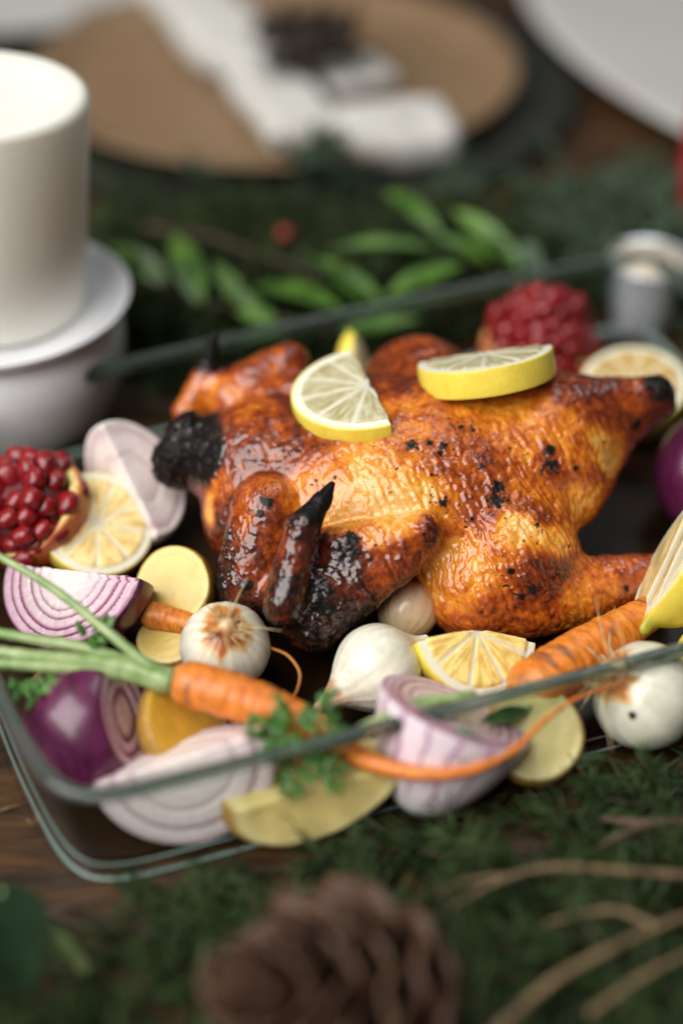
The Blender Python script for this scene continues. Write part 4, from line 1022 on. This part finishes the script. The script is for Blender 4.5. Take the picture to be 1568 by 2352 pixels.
# outline test for the dish so the foliage stays outside of it
def in_dish(p, m=.3):
    x, y_ = p[0], p[1]; d = (OUT - np.array([x, y_])); i = np.argmin((d ** 2).sum(1)); return ((np.array([x, y_]) - OUT[i]) @ INW[i]) > -m
rs = np.random.RandomState(5)
sp = []
while len(sp) < 440:
    x, y_ = rs.uniform(-14, 24), rs.uniform(-33, -3)
    b0 = np.array([x, y_, 0]); 
    if in_dish(b0, 1.0) or (x < -7.5 and y_ > -18.6 + .3 * rs.normal()): continue
    dd = np.min(np.linalg.norm(OUT - b0[:2], axis=1)); h_ = min(1.7, .10 + .15 * dd); b0[2] = rs.uniform(.1, h_)
    d = np.array([rs.normal() * .9 - .5, rs.normal() * .6 + .25, abs(rs.normal()) * .22 * min(1, dd / 5)])
    e = b0 + d / np.linalg.norm(d) * 4.2
    if in_dish(e, .9): d[1] = -abs(d[1]) * .4 - .05
    e = b0 + d / np.linalg.norm(d) * 5.0
    if in_dish(e, .9): continue
    sp.append((b0, d, 4.6 * (.6 + .6 * rs.rand())))
stems = []
V, F = needles(sp, 3, 1.6, .068, 44); V_, F_ = join(stems); tag(obj('evergreen_stems', V_, F_, M['darktwig']), 'thin brown stems running through the evergreen foliage in front of the dish', 'stem', kind='stuff')
stems = []
tag(obj('evergreen_bed', V, F, M['needle']), 'dark green evergreen foliage on the table in front of the dish', 'evergreen', kind='stuff')
sp = []
while len(sp) < 680:
    x, y_ = rs.uniform(-16, 24), rs.uniform(10, 38)
    b0 = np.array([x, y_, 0])
    if in_dish(b0, 1.0): continue
    if np.linalg.norm(b0[:2] - PC) < 20.5 and rs.rand() < .8: continue
    if math.hypot(x - cc[0], y_ - cc[1]) < 6.8 or y_ > 35.5 or (x > 12 and y_ > 33): continue
    if x > 13 and y_ < 26 and rs.rand() < .6: continue
    dd = np.min(np.linalg.norm(OUT - b0[:2], axis=1)); b0[2] = rs.uniform(.1, min(2.0, .4 + .3 * dd) * (1 if y_ < 29 else .45))
    d = np.array([rs.normal(), rs.normal() * .6, abs(rs.normal()) * .3]); e = b0 + d / np.linalg.norm(d) * 4.5
    if in_dish(e, .2) or math.hypot(e[0] - cc[0], e[1] - cc[1]) < 6.9: continue
    sp.append((b0, d, 3.8 * (.6 + .6 * rs.rand())))
V, F = needles(sp, 4, 1.6, .085, 30); tag(obj('evergreen_garland', V, F, M['needle_back']), 'dark blurred evergreen garland on the table behind the dish', 'evergreen', kind='stuff')
sp = []
for _ in range(34):
    b0 = A(rs.uniform(590, 780), rs.uniform(60, 150), rs.uniform(3.9, 4.9)); sp.append((b0, np.array([rs.normal() * .8 + .5, rs.normal() * .7 - .3, .15 + .3 * rs.rand()]), 3.0))
V, F = needles(sp, 12, 1.1, .17, 60); t = thing('dried_sprig', 'dark brown dried sprig tied on top of the white napkin', 'dried sprig', A(690, 105, 4.2)); L0 = A(690, 105, 4.2)
tag(obj('foliage', V - L0, F, M['driedleaf'], t), kind='stuff'); V, F = join(stems); tag(obj('stems', V - L0, F, M['darktwig'], t), kind='stuff'); stems = []
sp = []
for _ in range(90):
    x, y_ = rs.uniform(1230, 1600), rs.uniform(430, 600); b0 = A(x, y_, rs.uniform(.5, 3.5))
    sp.append((b0, np.array([rs.normal(), rs.normal() * .6, .3]), 3.2))
for _ in range(13):
    b0 = A(rs.uniform(720, 820), rs.uniform(290, 390), rs.uniform(3.2, 4.2)); sp.append((b0, np.array([rs.normal(), rs.normal() * .6, .2]), 2.4))
for _ in range(10):
    b0 = A(rs.uniform(300, 1000), rs.uniform(380, 440), rs.uniform(2.2, 3.0)); sp.append((b0, np.array([rs.normal(), rs.normal() * .4, .2]), 2.6))
V, F = needles(sp, 9, 1.3, .09, 26); tag(obj('silver_green_sprigs', V, F, M['greyneedle']), 'soft silver green sprigs beside the tan plate and on the napkin', 'evergreen', kind='stuff')

# twigs
def twig(label, paths, r, mat='twig'):
    L0 = A(*paths[0][0]); t = thing('twig', label, 'twig', L0, None, 'bare twigs on the evergreen')
    for k, p in enumerate(paths):
        P = spline([A(*q) for q in p], 30); V, F = tube(P, np.linspace(r, r * .5, 30) * (1 if k == 0 else .7), 8, wob=.06, seed=k); obj('stem' if k == 0 else 'side_shoot', V - L0, F, M[mat], t)
twig('pale twig arching from the pine cone to the right edge, upper one', [[(1600, 2012, 3.0), (1430, 2000, 3.6), (1260, 1992, 3.8), (1130, 2030, 3.4), (1000, 2110, 3.0)], [(1190, 2010, 3.6), (1090, 2020, 3.4), (1000, 2050, 3.0)]], .15)
twig('thick tan twig rising from the bottom edge to the right', [[(1130, 2380, 3.0), (1260, 2260, 3.6), (1420, 2170, 3.8), (1600, 2090, 3.6)], [(1500, 2125, 3.8), (1400, 2090, 3.6), (1250, 2120, 3.0)]], .19)
twig('tan twig in the bottom right corner', [[(1350, 2330, 3.0), (1480, 2240, 3.4), (1600, 2180, 3.4)]], .15)
twig('dull brown twig close to the dish at the right edge', [[(1600, 1885, 2.0), (1480, 1890, 2.4), (1380, 1880, 1.8)], [(1500, 1890, 2.3), (1420, 1920, 2.4), (1370, 1950, 1.6)]], .22, 'darktwig')
twig('greyish brown twig on the table below the front left corner of the dish', [[(30, 2110, .4), (150, 2085, .45), (250, 2055, .4)], [(60, 2085, .3), (150, 2110, .5), (270, 2160, .4)]], .13, 'darktwig')
twig('dark twig behind the dish at left', [[(330, 520, 3.0), (480, 545, 3.4), (640, 600, 3.4), (760, 640, 3)]], .22, 'darktwig')
t = thing('green_leaf', 'blurred dark green leaf with a pale stem in the lower left corner', 'leaf', A(40, 2150, 3)); L0 = A(40, 2150, 3)
V, F = leaf_mesh(A(-60, 2040, 4.4), A(70, 2290, 3.6), 3.2, cv(.4, .3, .8), .05, .2); obj('blade', V - L0, F, M['darkleaf'], t)
V, F = tube(spline([A(0, 2050, 4.4), A(90, 2110, 4.0), A(160, 2180, 3.0), A(200, 2230, 2)], 16), .22, 8); obj('leaf_stem', V - L0, F, M['stalk'], t)
for (a, b_, lb) in (((0, 1862, .08), (55, 1850, .08), 'longer straw bit lying on the bare wood left of the dish'), ((62, 1882, .08), (78, 1898, .08), 'shorter slanting straw bit lying on the bare wood left of the dish')):
    V, F = tube([A(*a), (A(*a) + A(*b_)) / 2 + [0, 0, .08], A(*b_)], [.04, .05, .02], 6)
    tag(obj('straw_bit', V, F, M['twig']), lb, 'straw', 'straw bits on the table')
